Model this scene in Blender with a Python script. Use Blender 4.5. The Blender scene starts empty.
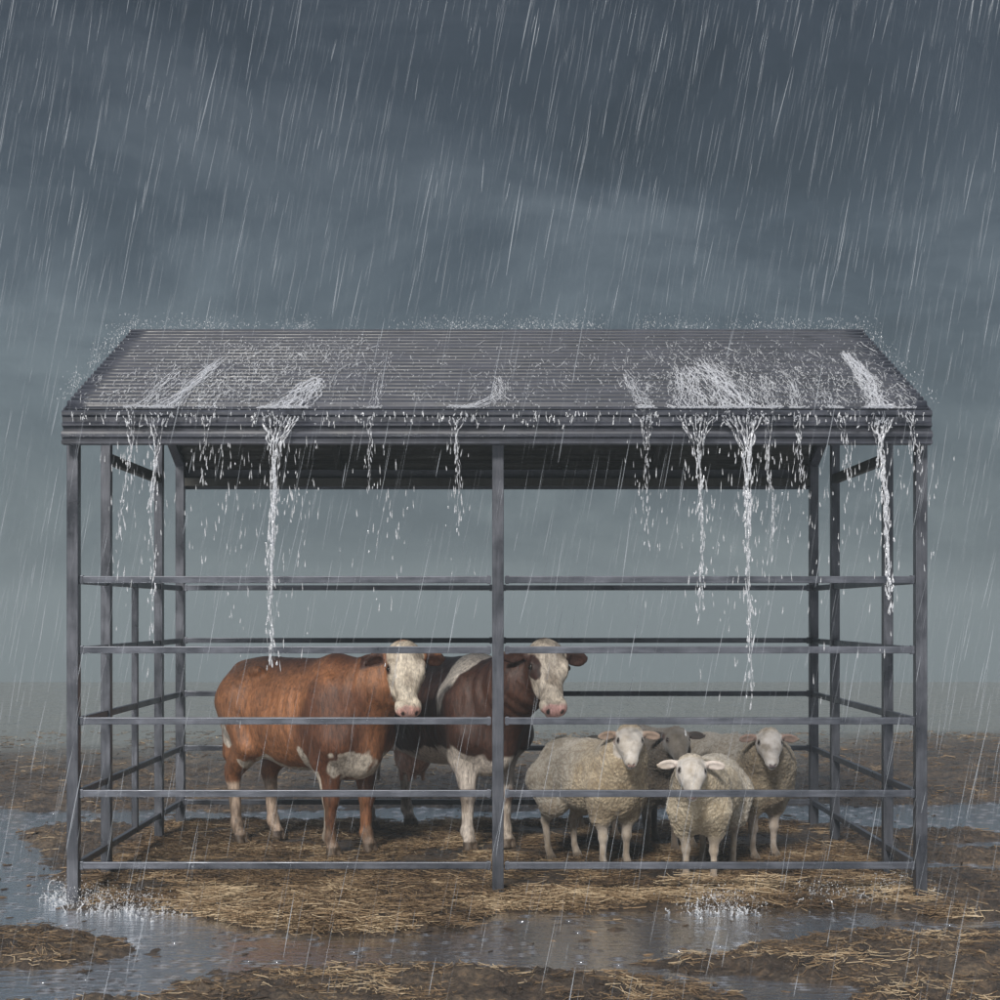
import bpy, math, random
import numpy as np
from math import radians as R, sin, cos, pi
random.seed(7)
rng = np.random.default_rng(11)
sc = bpy.context.scene
col = sc.collection

# ------------------------------------------------------------------ measures
CAMH = 1.79
def X_(px, k): return (px-497)/160.0/k
def Z_(py, k): return CAMH-(py-612)/160.0/k
def Y_(k): return 10.0/k-10.0
def gp(px, py):                      # ground point seen at a place of the photograph
    k = (py-612)/287.0
    return X_(px, k), Y_(k)

# ------------------------------------------------------------------ materials
def mat(name):
    m = bpy.data.materials.new(name); m.use_nodes = True
    nt = m.node_tree; nt.nodes.clear()
    out = nt.nodes.new('ShaderNodeOutputMaterial')
    return m, nt, out
def N(nt, t, **kw):
    n = nt.nodes.new(t)
    for k, v in kw.items():
        if k in n.inputs.keys(): n.inputs[k].default_value = v
        else: setattr(n, k, v)
    return n
def L(nt, a, b): nt.links.new(a, b)
def ramp(nt, fac, stops):
    r = nt.nodes.new('ShaderNodeValToRGB')
    e = r.color_ramp.elements
    while len(e) < len(stops): e.new(0.5)
    for el, (p, c) in zip(e, stops):
        el.position = p; el.color = (*c, 1) if len(c) == 3 else c
    L(nt, fac, r.inputs[0]); return r
def noise(nt, scale, detail=6, rough=.6, vec=None, dist=0):
    n = N(nt, 'ShaderNodeTexNoise', Scale=scale, Detail=detail, Roughness=rough, Distortion=dist)
    if vec is not None: L(nt, vec, n.inputs['Vector'])
    return n
def objvec(nt, scale=(1, 1, 1)):
    tc = N(nt, 'ShaderNodeTexCoord'); mp = N(nt, 'ShaderNodeMapping'); mp.inputs['Scale'].default_value = scale
    L(nt, tc.outputs['Object'], mp.inputs['Vector']); return mp.outputs[0]
def bump(nt, h, strength, dist, normal=None):
    b = N(nt, 'ShaderNodeBump', Strength=strength, Distance=dist)
    L(nt, h, b.inputs['Height'])
    if normal is not None: L(nt, normal, b.inputs['Normal'])
    return b.outputs[0]

def metal_mat(name, c0, c1, rough=.38, metallic=.35, streak=(9, 9, .8)):
    m, nt, out = mat(name)
    p = N(nt, 'ShaderNodeBsdfPrincipled', Metallic=metallic)
    v = objvec(nt, streak)
    n1 = noise(nt, 6, 8, .65, v); n2 = noise(nt, 3.5, 5, .6, objvec(nt))
    mx = N(nt, 'ShaderNodeMath', operation='MULTIPLY'); L(nt, n1.outputs[0], mx.inputs[0]); L(nt, n2.outputs[0], mx.inputs[1])
    r = ramp(nt, mx.outputs[0], [(.12, c0), (.40, c1)])
    L(nt, r.outputs[0], p.inputs['Base Color'])
    rr = ramp(nt, n2.outputs[0], [(.3, (rough-.14,)*3), (.7, (rough+.15,)*3)]); L(nt, rr.outputs[0], p.inputs['Roughness'])
    L(nt, bump(nt, n1.outputs[0], .25, .002), p.inputs['Normal'])
    L(nt, p.outputs[0], out.inputs[0]); return m
M_post = metal_mat('painted_steel', (.030, .033, .042), (.105, .110, .130))
M_rail = metal_mat('rail_steel', (.040, .045, .058), (.120, .128, .155), streak=(.8, 9, 9))
M_roof = metal_mat('roof_sheet', (.010, .012, .019), (.052, .056, .076), rough=.46, metallic=.0, streak=(.6, 5, 5))
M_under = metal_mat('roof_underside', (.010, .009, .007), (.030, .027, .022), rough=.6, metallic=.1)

def coat_mat(name, wool=False):
    m, nt, out = mat(name)
    p = N(nt, 'ShaderNodeBsdfPrincipled')
    a = N(nt, 'ShaderNodeAttribute', attribute_name='coat')
    hair = N(nt, 'ShaderNodeAttribute', attribute_name='wool')
    if wool:
        n1 = noise(nt, 130, 4, .7, objvec(nt, (1, 1, .6)), .6)
        n2 = noise(nt, 11, 5, .65, objvec(nt))
        r = ramp(nt, n1.outputs[0], [(.28, (.58, .54, .48)), (.66, (1.30, 1.28, 1.24))])
        r2 = ramp(nt, n2.outputs[0], [(.32, (.70, .64, .55)), (.62, (1.15, 1.15, 1.15))])
        rough, st, ds = .95, .9, .012
    else:
        n1 = noise(nt, 48, 6, .75, objvec(nt, (1, 1, .26)), .5)
        n2 = noise(nt, 4.5, 6, .65, objvec(nt, (1, 1, .7)))
        r = ramp(nt, n1.outputs[0], [(.33, (.38, .36, .35)), (.65, (1.55, 1.52, 1.46))])
        r2 = ramp(nt, n2.outputs[0], [(.30, (.66, .64, .64)), (.66, (1.22, 1.20, 1.16))])
        rough, st, ds = .50, .8, .008
    m1 = N(nt, 'ShaderNodeMix', data_type='RGBA', blend_type='MULTIPLY'); m1.inputs[0].default_value = 1
    m2 = N(nt, 'ShaderNodeMix', data_type='RGBA', blend_type='MULTIPLY'); m2.inputs[0].default_value = 1
    L(nt, a.outputs['Color'], m1.inputs[6]); L(nt, r.outputs[0], m1.inputs[7])
    L(nt, m1.outputs[2], m2.inputs[6]); L(nt, r2.outputs[0], m2.inputs[7])
    if wool:
        L(nt, hair.outputs['Fac'], m1.inputs[0]); 
        mb = N(nt, 'ShaderNodeMath', operation='MULTIPLY_ADD'); L(nt, hair.outputs['Fac'], mb.inputs[0]); mb.inputs[1].default_value = .8; mb.inputs[2].default_value = .12
        b = N(nt, 'ShaderNodeBump', Distance=ds); L(nt, n1.outputs[0], b.inputs['Height']); L(nt, mb.outputs[0], b.inputs['Strength'])
        L(nt, b.outputs[0], p.inputs['Normal'])
        p.inputs['Sheen Weight'].default_value = .25; p.inputs['Sheen Roughness'].default_value = .6
    else:
        L(nt, bump(nt, n1.outputs[0], st, ds), p.inputs['Normal'])
    p.inputs['Roughness'].default_value = rough
    L(nt, m2.outputs[2], p.inputs['Base Color'])
    L(nt, p.outputs[0], out.inputs[0]); return m
M_hide = coat_mat('short_hair_hide'); M_wool = coat_mat('fleece', True)

m, nt, out = mat('eye'); p = N(nt, 'ShaderNodeBsdfPrincipled', Roughness=.08); p.inputs['Base Color'].default_value = (.012, .008, .006, 1)
L(nt, p.outputs[0], out.inputs[0]); M_eye = m

def water_drop_mat(name, opac, c=(.86, .90, .95)):
    m, nt, out = mat(name)
    d = N(nt, 'ShaderNodeBsdfDiffuse'); d.inputs[0].default_value = (*c, 1)
    t = N(nt, 'ShaderNodeBsdfTranslucent'); t.inputs[0].default_value = (*c, 1)
    g = N(nt, 'ShaderNodeBsdfGlossy', Roughness=.15); g.inputs[0].default_value = (.9, .93, .97, 1)
    tr = N(nt, 'ShaderNodeBsdfTransparent'); tr.inputs[0].default_value = (1, 1, 1, 1)
    a = N(nt, 'ShaderNodeMixShader'); a.inputs[0].default_value = .5; L(nt, d.outputs[0], a.inputs[1]); L(nt, t.outputs[0], a.inputs[2])
    b = N(nt, 'ShaderNodeMixShader'); b.inputs[0].default_value = .12; L(nt, a.outputs[0], b.inputs[1]); L(nt, g.outputs[0], b.inputs[2])
    c_ = N(nt, 'ShaderNodeMixShader'); L(nt, tr.outputs[0], c_.inputs[1]); L(nt, b.outputs[0], c_.inputs[2])
    if isinstance(opac, tuple):
        n1 = noise(nt, 60, 3, .6, objvec(nt)); r = ramp(nt, n1.outputs[0], [(.38, (opac[0],)*3), (.62, (opac[1],)*3)]); L(nt, r.outputs[0], c_.inputs[0])
    else: c_.inputs[0].default_value = opac
    L(nt, c_.outputs[0], out.inputs[0]); return m
M_stream = water_drop_mat('aerated_water', (.20, .98), (.95, .96, .99))
M_splash = water_drop_mat('splash_water', (.25, .95), (.95, .96, .98))
M_rain = water_drop_mat('raindrop', .3)
_nt = M_rain.node_tree; _a = N(_nt, 'ShaderNodeAttribute', attribute_name='tint')
for _n in _nt.nodes:
    if _n.type == 'OUTPUT_MATERIAL': L(_nt, _a.outputs['Fac'], _n.inputs[0].links[0].from_node.inputs[0])

# puddle water
m, nt, out = mat('puddle_water')
v = objvec(nt, (1, 1, 1))
n1 = noise(nt, 9, 4, .6, objvec(nt, (1, 2.2, 1))); n2 = noise(nt, 42, 3, .6, v)
vo = N(nt, 'ShaderNodeTexVoronoi', Scale=7.0); L(nt, v, vo.inputs['Vector'])
rg = N(nt, 'ShaderNodeMath', operation='MULTIPLY'); rg.inputs[1].default_value = 150; L(nt, vo.outputs['Distance'], rg.inputs[0])
sn = N(nt, 'ShaderNodeMath', operation='SINE'); L(nt, rg.outputs[0], sn.inputs[0])
fall = ramp(nt, vo.outputs['Distance'], [(.05, (1, 1, 1)), (.42, (0, 0, 0))])
rr = N(nt, 'ShaderNodeMath', operation='MULTIPLY'); L(nt, sn.outputs[0], rr.inputs[0]); L(nt, fall.outputs[0], rr.inputs[1])
b1 = bump(nt, n1.outputs[0], .8, .010); b2 = bump(nt, n2.outputs[0], .6, .0020, b1); b3 = bump(nt, rr.outputs[0], .8, .0035, b2)
g = N(nt, 'ShaderNodeBsdfGlossy', Roughness=.07); g.inputs[0].default_value = (.93, .96, 1, 1); L(nt, b3, g.inputs['Normal'])
d = N(nt, 'ShaderNodeBsdfDiffuse'); d.inputs[0].default_value = (.105, .095, .088, 1); L(nt, b3, d.inputs['Normal'])
tr = N(nt, 'ShaderNodeBsdfTransparent'); tr.inputs[0].default_value = (.62, .50, .38, 1)
mx = N(nt, 'ShaderNodeMixShader'); mx.inputs[0].default_value = .55; L(nt, tr.outputs[0], mx.inputs[1]); L(nt, d.outputs[0], mx.inputs[2])
fr = N(nt, 'ShaderNodeFresnel', IOR=1.75); L(nt, b3, fr.inputs['Normal'])
fm = N(nt, 'ShaderNodeMath', operation='MULTIPLY_ADD', use_clamp=True); fm.inputs[1].default_value = 1.0; fm.inputs[2].default_value = .70; L(nt, fr.outputs[0], fm.inputs[0])
m2 = N(nt, 'ShaderNodeMixShader'); L(nt, fm.outputs[0], m2.inputs[0]); L(nt, mx.outputs[0], m2.inputs[1]); L(nt, g.outputs[0], m2.inputs[2])
L(nt, m2.outputs[0], out.inputs[0]); M_water = m

# ground
m, nt, out = mat('wet_mud')
p = N(nt, 'ShaderNodeBsdfPrincipled')
geo = N(nt, 'ShaderNodeNewGeometry'); pos = geo.outputs['Position']
n1 = noise(nt, 2.4, 8, .65, pos); n2 = noise(nt, 22, 8, .7, pos); n3 = noise(nt, 90, 5, .7, pos)
r1 = ramp(nt, n1.outputs[0], [(.30, (.035, .025, .018)), (.50, (.080, .057, .040)), (.70, (.165, .122, .082))])
r2 = ramp(nt, n2.outputs[0], [(.34, (.32, .31, .30)), (.52, (1.0, 1.0, 1.0)), (.68, (2.1, 1.95, 1.65))])
mm = N(nt, 'ShaderNodeMix', data_type='RGBA', blend_type='MULTIPLY'); mm.inputs[0].default_value = 1
L(nt, r1.outputs[0], mm.inputs[6]); L(nt, r2.outputs[0], mm.inputs[7])
ga = N(nt, 'ShaderNodeAttribute', attribute_name='grass')
gr = ramp(nt, n2.outputs[0], [(.3, (.180, .196, .186)), (.7, (.228, .244, .230))])  # grass colour greyed and paled towards the sky, distant haze painted in
mg = N(nt, 'ShaderNodeMix', data_type='RGBA'); L(nt, ga.outputs['Fac'], mg.inputs[0]); L(nt, mm.outputs[2], mg.inputs[6]); L(nt, gr.outputs[0], mg.inputs[7])
L(nt, mg.outputs[2], p.inputs['Base Color'])
rr = ramp(nt, n1.outputs[0], [(.38, (.22,)*3), (.62, (.70,)*3)]); L(nt, rr.outputs[0], p.inputs['Roughness'])
b1 = bump(nt, n2.outputs[0], 1.0, .035); b2 = bump(nt, n3.outputs[0], .8, .006, b1); L(nt, b2, p.inputs['Normal'])
L(nt, p.outputs[0], out.inputs[0]); M_mud = m

m, nt, out = mat('straw')
p = N(nt, 'ShaderNodeBsdfPrincipled', Roughness=.55)
a = N(nt, 'ShaderNodeAttribute', attribute_name='tint')
r = ramp(nt, a.outputs['Fac'], [(0, (.040, .026, .017)), (.35, (.125, .078, .042)), (.65, (.310, .205, .110)), (1, (.66, .52, .34))])
L(nt, r.outputs[0], p.inputs['Base Color']); L(nt, p.outputs[0], out.inputs[0]); M_straw = m

# ------------------------------------------------------------------ mesh helpers
def props(o, label=None, cat=None, group=None, kind=None):
    if label: o['label'] = label
    if cat: o['category'] = cat
    if group: o['group'] = group
    if kind: o['kind'] = kind
    return o
def empty(name, loc, rz=0):
    o = bpy.data.objects.new(name, None); o.location = loc; o.rotation_euler = (0, 0, rz); o.empty_display_size = .2
    col.objects.link(o); return o
def link(name, verts, faces, material, parent=None, smooth=True, attrs=None, colattr=None):
    me = bpy.data.meshes.new(name)
    verts = np.asarray(verts, dtype=np.float32)
    if isinstance(faces, np.ndarray):
        nf, w = faces.shape
        me.vertices.add(len(verts)); me.vertices.foreach_set('co', verts.ravel())
        me.loops.add(nf*w); me.loops.foreach_set('vertex_index', faces.astype(np.int32).ravel())
        me.polygons.add(nf); me.polygons.foreach_set('loop_start', np.arange(0, nf*w, w, dtype=np.int32))
        me.update(calc_edges=True)
    else:
        me.from_pydata([tuple(map(float, v)) for v in verts], [], faces); me.update()
    me.validate()
    if smooth: me.polygons.foreach_set('use_smooth', [True]*len(me.polygons))
    if attrs:
        for k, v in attrs.items():
            at = me.attributes.new(k, 'FLOAT', 'POINT'); at.data.foreach_set('value', np.asarray(v, dtype=np.float32))
    if colattr is not None:
        at = me.attributes.new('coat', 'FLOAT_COLOR', 'POINT')
        c = np.ones((len(verts), 4), dtype=np.float32); c[:, :3] = colattr; at.data.foreach_set('color', c.ravel())
    me.materials.append(material)
    o = bpy.data.objects.new(name, me); col.objects.link(o)
    if parent: o.parent = parent
    return o

class MB:
    def __init__(s): s.v = []; s.f = []; s.a = []; s.n = 0
    def add(s, v, f, a=0.0):
        v = np.asarray(v, float); f = np.asarray(f, int)
        s.v.append(v); s.f.append(f+s.n); s.a.append(np.full(len(v), a)); s.n += len(v)
    def tube(s, pts, rad, sides=5, a=0.0, flat=1.0):
        pts = np.asarray(pts, float); n = len(pts); rad = np.broadcast_to(np.asarray(rad, float), (n,))
        t = np.gradient(pts, axis=0); t /= np.linalg.norm(t, axis=1)[:, None]+1e-9
        up = np.array([0, 0, 1.0]) if abs(t[:, 2]).mean() < .8 else np.array([0, 1.0, 0])
        u = np.cross(t, up); u /= np.linalg.norm(u, axis=1)[:, None]+1e-9; w = np.cross(u, t)
        ang = np.arange(sides)*2*pi/sides
        v = pts[:, None, :]+rad[:, None, None]*(np.cos(ang)[None, :, None]*u[:, None, :]+flat*np.sin(ang)[None, :, None]*w[:, None, :])
        v = v.reshape(-1, 3)
        i = np.arange(n-1)[:, None]*sides; j = np.arange(sides)[None, :]; j2 = (j+1) % sides
        f = np.stack([i+j, i+j2, i+sides+j2, i+sides+j], -1).reshape(-1, 4)
        s.add(v, f, a)
    def drop(s, c, r, l, d=(0, 0, 1), a=0.0):     # small elongated drop (8 quads as degenerate-free double pyramid of rings)
        d = np.asarray(d, float); d /= np.linalg.norm(d)
        c = np.asarray(c, float)
        pts = [c-d*l*.5, c-d*l*.25, c+d*l*.1, c+d*l*.5]
        s.tube(pts, [r*.1, r, r*.7, r*.06], 5, a)
    def build(s, name, material, parent=None, attr=None, smooth=True):
        v = np.concatenate(s.v); f = np.concatenate(s.f)
        return link(name, v, f, material, parent, smooth, {attr: np.concatenate(s.a)} if attr else None)

def bm_bar(name, p0, p1, w, h, material, parent, bev=.004):
    """square steel section from p0 to p1, w wide (sideways), h deep, with rounded edges"""
    p0 = np.array(p0, float); p1 = np.array(p1, float); t = p1-p0; t /= np.linalg.norm(t)
    up = np.array([0, 0, 1.0]) if abs(t[2]) < .9 else np.array([0, 1.0, 0])
    u = np.cross(t, up); u /= np.linalg.norm(u); q = np.cross(u, t)
    prof = []
    for sx, sy in ((1, 1), (-1, 1), (-1, -1), (1, -1)):
        c = (sx*(w/2-bev), sy*(h/2-bev)); a0 = {(1, 1): 0, (-1, 1): 90, (-1, -1): 180, (1, -1): 270}[(sx, sy)]
        for k in range(3):
            an = R(a0+45*k); prof.append((c[0]+bev*cos(an), c[1]+bev*sin(an)))
    n = len(prof); nseg = max(2, int(np.linalg.norm(p1-p0)/.4))
    v = []; f = []
    for i in range(nseg+1):
        c = p0+(p1-p0)*i/nseg
        v += [c+u*a+q*b for a, b in prof]
    for i in range(nseg):
        for j in range(n): f.append((i*n+j, i*n+(j+1) % n, (i+1)*n+(j+1) % n, (i+1)*n+j))
    f.append(tuple(range(n))[::-1]); f.append(tuple(range(nseg*n, nseg*n+n)))
    o = link(name, v, f, material, parent, smooth=False)
    return o

# ------------------------------------------------------------------ numpy noise
def _h(ix, iy, iz, s):
    n = (ix*374761393+iy*668265263+iz*2147483647+s*1274126177) & 0xffffffff
    n = ((n ^ (n >> 13))*1274126177) & 0xffffffff
    return ((n ^ (n >> 16)) & 0xffff)/65535.0
def vnoise(p, s=0):
    p = np.asarray(p, float); i = np.floor(p).astype(np.int64); f = p-i; f = f*f*(3-2*f)
    r = 0
    for dx in (0, 1):
        for dy in (0, 1):
            for dz in (0, 1):
                w = (f[:, 0] if dx else 1-f[:, 0])*(f[:, 1] if dy else 1-f[:, 1])*(f[:, 2] if dz else 1-f[:, 2])
                r = r+w*_h(i[:, 0]+dx, i[:, 1]+dy, i[:, 2]+dz, s)
    return r*2-1
def fbm(p, o=4, s=0, g=.5):
    a = 1; t = 0; r = 0; p = np.asarray(p, float)
    for k in range(o): r = r+a*vnoise(p*2**k, s+k); t += a; a *= g
    return r/t
def worley(p, s=0):
    p = np.asarray(p, float); i = np.floor(p).astype(np.int64); best = np.full(len(p), 9.0)
    for dx in (-1, 0, 1):
        for dy in (-1, 0, 1):
            for dz in (-1, 0, 1):
                c = i+np.array([dx, dy, dz])
                q = c+np.stack([_h(c[:, 0], c[:, 1], c[:, 2], s+11*k) for k in range(3)], 1)
                best = np.minimum(best, ((q-p)**2).sum(1))
    return np.sqrt(best)
def sstep(a, b, x): t = np.clip((x-a)/(b-a), 0, 1); return t*t*(3-2*t)

# ------------------------------------------------------------------ ground and water
WZ = -.022
def ground_h(X, Y):
    """height of the ground: islands of mud and straw above the puddle level"""
    P = np.stack([X, Y, 0*X], -1)
    wob = fbm(P*1.3, 4, 3)*.5; wob2 = fbm(P*4.5, 4, 9)
    d = Y+10; k = 10/np.maximum(d, .5); px = 497+X*160*k; py = 612+287*k
    def blob(cx, cy, rx, ry, e=2.0):
        q = (np.abs((px-cx)/rx)**e+np.abs((py-cy)/ry)**e)**(1/e)
        return 1-q
    isl = np.full_like(X, -1.0)
    # bedding under the roof
    isl = np.maximum(isl, blob(497, 860, 410, 37, 5)*6)
    isl = np.maximum(isl, blob(335, 895, 130, 32, 2.2)*2)
    isl = np.maximum(isl, blob(600, 890, 290, 10, 3)*1.0)
    # foreground banks
    isl = np.maximum(isl, blob(20, 945, 72, 17)*1.6)
    isl = np.maximum(isl, blob(440, 1016, 225, 42, 2.2)*1.7)
    isl = np.maximum(isl, blob(130, 1018, 150, 16)*1.5)
    isl = np.maximum(isl, blob(915, 957, 145, 21, 2.2)*1.6)
    isl = np.maximum(isl, blob(760, 962, 70, 6)*.8)
    isl = np.maximum(isl, blob(980, 1000, 110, 18, 2.2)*1.8)
    isl = np.maximum(isl, blob(960, 910, 60, 6)*1.0)
    # left and right of the shelter
    isl = np.maximum(isl, blob(95, 838, 55, 12)*1.5)
    isl = np.maximum(isl, blob(960, 855, 70, 5)*1.0)
    isl = np.maximum(isl, blob(940, 835, 60, 4)*1.0)
    isl = np.maximum(isl, blob(955, 876, 45, 5)*1.0)
    # mud field beyond the puddles
    far = (803-py)/9.0 + np.clip((px-650)/300, 0, 1)*-.6
    isl = np.maximum(isl, np.minimum(far, 2.0))
    isl = np.clip(isl, -1, .55)
    near = sstep(-8.5, -5.5, Y)*(1-sstep(14, 30, Y))
    h = .010+.062*np.clip(isl+wob*.85+wob2*.42, -1.1, .35)
    h += (.034*fbm(P*8, 3, 21)+.026*fbm(P*24, 3, 31))*(.2+.8*sstep(-.035, .005, h))
    flat = sstep(-.6, -.1, Y)*(1-sstep(3.3, 3.8, Y))*(1-sstep(2.5, 2.9, np.abs(X)))      # trodden flat under the roof
    h = h*(1-.72*flat)+.004*flat
    # far field stays above the water
    h = np.where(Y > 6, h+sstep(6.5, 11, Y)*.03, h)
    # the field falls away gently behind the shelter
    h = h-np.where(Y < 56, .066*np.maximum(Y-16, 0)**2/80, .066*20+.066*(Y-56))
    return h
def axis(dense0, dense1, step, lo, hi, g):
    a = list(np.arange(dense0, dense1, step)); s = step; x = a[-1]
    while x < hi: s *= g; x += s; a.append(x)
    s = step; x = a[0]; b = []
    while x > lo: s *= g; x -= s; b.append(x)
    return np.array(b[::-1]+a)
xs = axis(-3.9, 3.9, .018, -320, 320, 1.10); ys = axis(-3.0, 4.6, .016, -16, 640, 1.048)
GX, GY = np.meshgrid(xs, ys)
gx, gy = GX.ravel(), GY.ravel(); gz = ground_h(gx, gy)
nx, ny = len(xs), len(ys)
ii = (np.arange(ny-1)[:, None]*nx+np.arange(nx-1)[None, :]).ravel()
gf = np.stack([ii, ii+1, ii+nx+1, ii+nx], 1)
grass = sstep(8, 13.5, gy+3.5*fbm(np.stack([gx*.35, gy*.25, 0*gx], -1), 4, 5))
props(link('ground', np.stack([gx, gy, gz], 1), gf, M_mud, attrs={'grass': grass}), kind='structure')
wx = np.array([-170, 170.]); 
props(link('puddle_water', [(-60, -15.5, WZ), (60, -15.5, WZ), (60, 7.2, WZ), (-60, 7.2, WZ)], [(0, 1, 2, 3)], M_water, smooth=False), kind='structure')
def gh1(x, y): return float(ground_h(np.array([x]), np.array([y]))[0])

# ------------------------------------------------------------------ straw (uncountable)
def straw_batch(cx, cy, n_seg=2):
    return
def strew(X, Y, lmin, lmax, tint, lift=.03, wid=.0022, ax=None, name='straw', label=None):
    n = len(X); Z = ground_h(X, Y)
    ang = rng.uniform(0, pi, n) if ax is None else rng.normal(ax, .55, n)
    ln = rng.uniform(lmin, lmax, n); w = wid*rng.uniform(.6, 1.4, n); lf = rng.uniform(0, 1, n)**2*lift
    pitch = rng.normal(0, .10, n); bend = rng.normal(0, .18, n)
    V = []; 
    for k, t in enumerate((-.5, 0, .5)):
        a2 = ang+bend*t*4
        cxk = X+ln*t*np.cos(a2); cyk = Y+ln*t*np.sin(a2); 
        cz = np.maximum(Z+lf+ln*t*pitch, ground_h(cxk, cyk)+.002)+.002
        for j in range(3):
            an = j*2*pi/3
            V.append(np.stack([cxk-np.sin(a2)*w*cos(an), cyk+np.cos(a2)*w*cos(an), cz+w*sin(an)], 1))
    V = np.stack(V, 1).reshape(-1, 3)
    base = np.arange(n)[:, None]*9
    F = []
    for k in range(2):
        for j in range(3):
            F.append(np.concatenate([base+k*3+j, base+k*3+(j+1) % 3, base+(k+1)*3+(j+1) % 3, base+(k+1)*3+j], 1))
    F = np.stack(F, 1).reshape(-1, 4)
    return V, F, np.repeat(tint, 9)
parts = []
def addstraw(n, x0, x1, y0, y1, lmin, lmax, tmean, thr, lift=.03, wid=.0024, sc_=2.0, seed=40, dry=True):
    X = rng.uniform(x0, x1, n); Y = rng.uniform(y0, y1, n)
    P = np.stack([X, Y, 0*X], -1)
    dn = fbm(P*sc_, 3, seed)+rng.uniform(-.25, .25, n)
    keep = (dn > thr)
    if dry: keep &= ground_h(X, Y) > WZ+.006
    X, Y, P = X[keep], Y[keep], P[keep]
    tint = np.clip(tmean+.50*fbm(P*3.1, 3, seed+5)+rng.normal(0, .19, len(X)), 0, 1)
    parts.append(strew(X, Y, lmin, lmax, tint, lift, wid))
addstraw(60000, -2.75, 2.7, -.15, 3.6, .04, .20, .42, -.10, .022, .0022, 2.6)
addstraw(17000, -2.5, 2.75, -1.0, .15, .04, .22, .50, -.14, .045, .0022, 3.0)
addstraw(13000, -1.9, 0.6, -1.0, .1, .04, .26, .60, -.16, .055, .0022, 3.2)
addstraw(2600, 1.1, 2.7, -.2, .5, .06, .24, .80, .0, .06)
addstraw(15000, -3.6, 3.6, -3.2, -1.0, .02, .13, .58, -.08, .015, .0019, 3.0)
addstraw(12000, -9, 9, 4.5, 13, .04, .16, .34, .0, .015, .0035)
addstraw(1500, -6, -2.6, -1.5, 4.5, .04, .2, .5, -.1, .015)
addstraw(1800, 2.7, 6, -1.5, 4.5, .04, .2, .4, -.1, .015)
vo_ = 0; VV = []; FF = []; TT = []
for v, f, t in parts: VV.append(v); FF.append(f+vo_); TT.append(t); vo_ += len(v)
props(link('straw', np.concatenate(VV), np.concatenate(FF), M_straw, smooth=False, attrs={'tint': np.concatenate(TT)}),
      'golden brown trampled straw bedding lying wet on the mud', 'straw', kind='stuff')
# clods, twigs and husks lying in the mud and puddles (uncountable)
mb = MB()
for i in range(2600):
    x = random.uniform(-4, 4); y = random.uniform(-3.2, 5.5)
    z = gh1(x, y)
    if z < WZ-.004 and random.random() < .75: continue
    z = max(z, WZ)
    r = random.uniform(.003, .011)*random.uniform(.6, 1.5); an = random.uniform(0, pi); ln = r*random.uniform(1.6, 5)
    dx, dy = cos(an), sin(an)
    pts = [(x+dx*ln*t, y+dy*ln*t+random.uniform(-.3, .3)*r, z+r*.25+random.uniform(-.1, .2)*r) for t in (-1, -.6, 0, .55, 1)]
    mb.tube(pts, [r*.2, r*.8, r, r*.7, r*.2], 6, random.choice([.02, .05, .08, .12, .12, .25, .5]), flat=.5)
props(mb.build('mud_debris', M_straw, attr='tint'), 'dark clods and pale husks scattered over mud and puddles', 'debris', kind='stuff')

# ------------------------------------------------------------------ shelter
D = 3.37; W = 2.645
shelter = props(empty('livestock_shelter', (0, 0, 0)), 'grey steel livestock shelter with ribbed gable roof and open rails round the animals', 'shelter')
EY, EZ, RY, RZ = -.13, 3.045, D/2, 3.83
slope = (RZ-EZ)/(RY-EY)
def roof_under(y):
    yy = y if y <= RY else 2*RY-y
    return EZ+(yy-EY)*slope-.045
pw = .072
yk = [0, D*.25, D*.75, D]
for sx in (-1, 1):
    for i, y in enumerate(yk):
        top = (2.84 if i == 0 else 3.005 if i == 3 else roof_under(y)-.02)
        bm_bar('post', (sx*W, y, -.06), (sx*W, y, top), pw if i in (0, 3) else .066, pw if i in (0, 3) else .066, M_post, shelter)
for y in (0, D):
    bm_bar('post', (0.006, y, -.06), (0.006, y, 2.84), .072, .072, M_post, shelter)
rails = [1.992, 1.553, 1.109, .655, .205]
for y, yo in ((0, .012), (D, -.012)):
    for z in rails:
        for s in (-1, 1):
            ra = bm_bar('rail', (s*(W-pw/2), y+yo, z), (s*.0425+0.006, y+yo, z), .034, .044 if y == 0 else .042, M_rail, shelter)
            for xe in (s*(W-pw/2-.012), s*.058+.006):
                bm_bar('bracket', (xe-.010, y+yo, z), (xe+.010, y+yo, z), .042, .054, M_rail, ra)
for s in (-1, 1):
    for z in rails:
        bm_bar('rail', (s*(W-.004), pw/2, z-.004), (s*(W-.004), D-pw/2, z-.004), .032, .043, M_rail, shelter)
    # tie beam, top plate and rafters
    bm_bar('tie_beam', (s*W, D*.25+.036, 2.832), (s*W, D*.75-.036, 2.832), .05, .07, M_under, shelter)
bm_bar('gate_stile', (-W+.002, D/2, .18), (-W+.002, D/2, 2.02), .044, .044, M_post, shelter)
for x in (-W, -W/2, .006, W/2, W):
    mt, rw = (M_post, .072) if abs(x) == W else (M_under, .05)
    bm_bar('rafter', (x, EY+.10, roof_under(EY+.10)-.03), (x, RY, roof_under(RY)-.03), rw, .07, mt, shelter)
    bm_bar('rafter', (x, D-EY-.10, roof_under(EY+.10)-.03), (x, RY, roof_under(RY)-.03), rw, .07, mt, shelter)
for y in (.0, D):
    bm_bar('eave_beam', (-W, y, 2.875), (W, y, 2.875), .05, .07, M_under, shelter)
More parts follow.
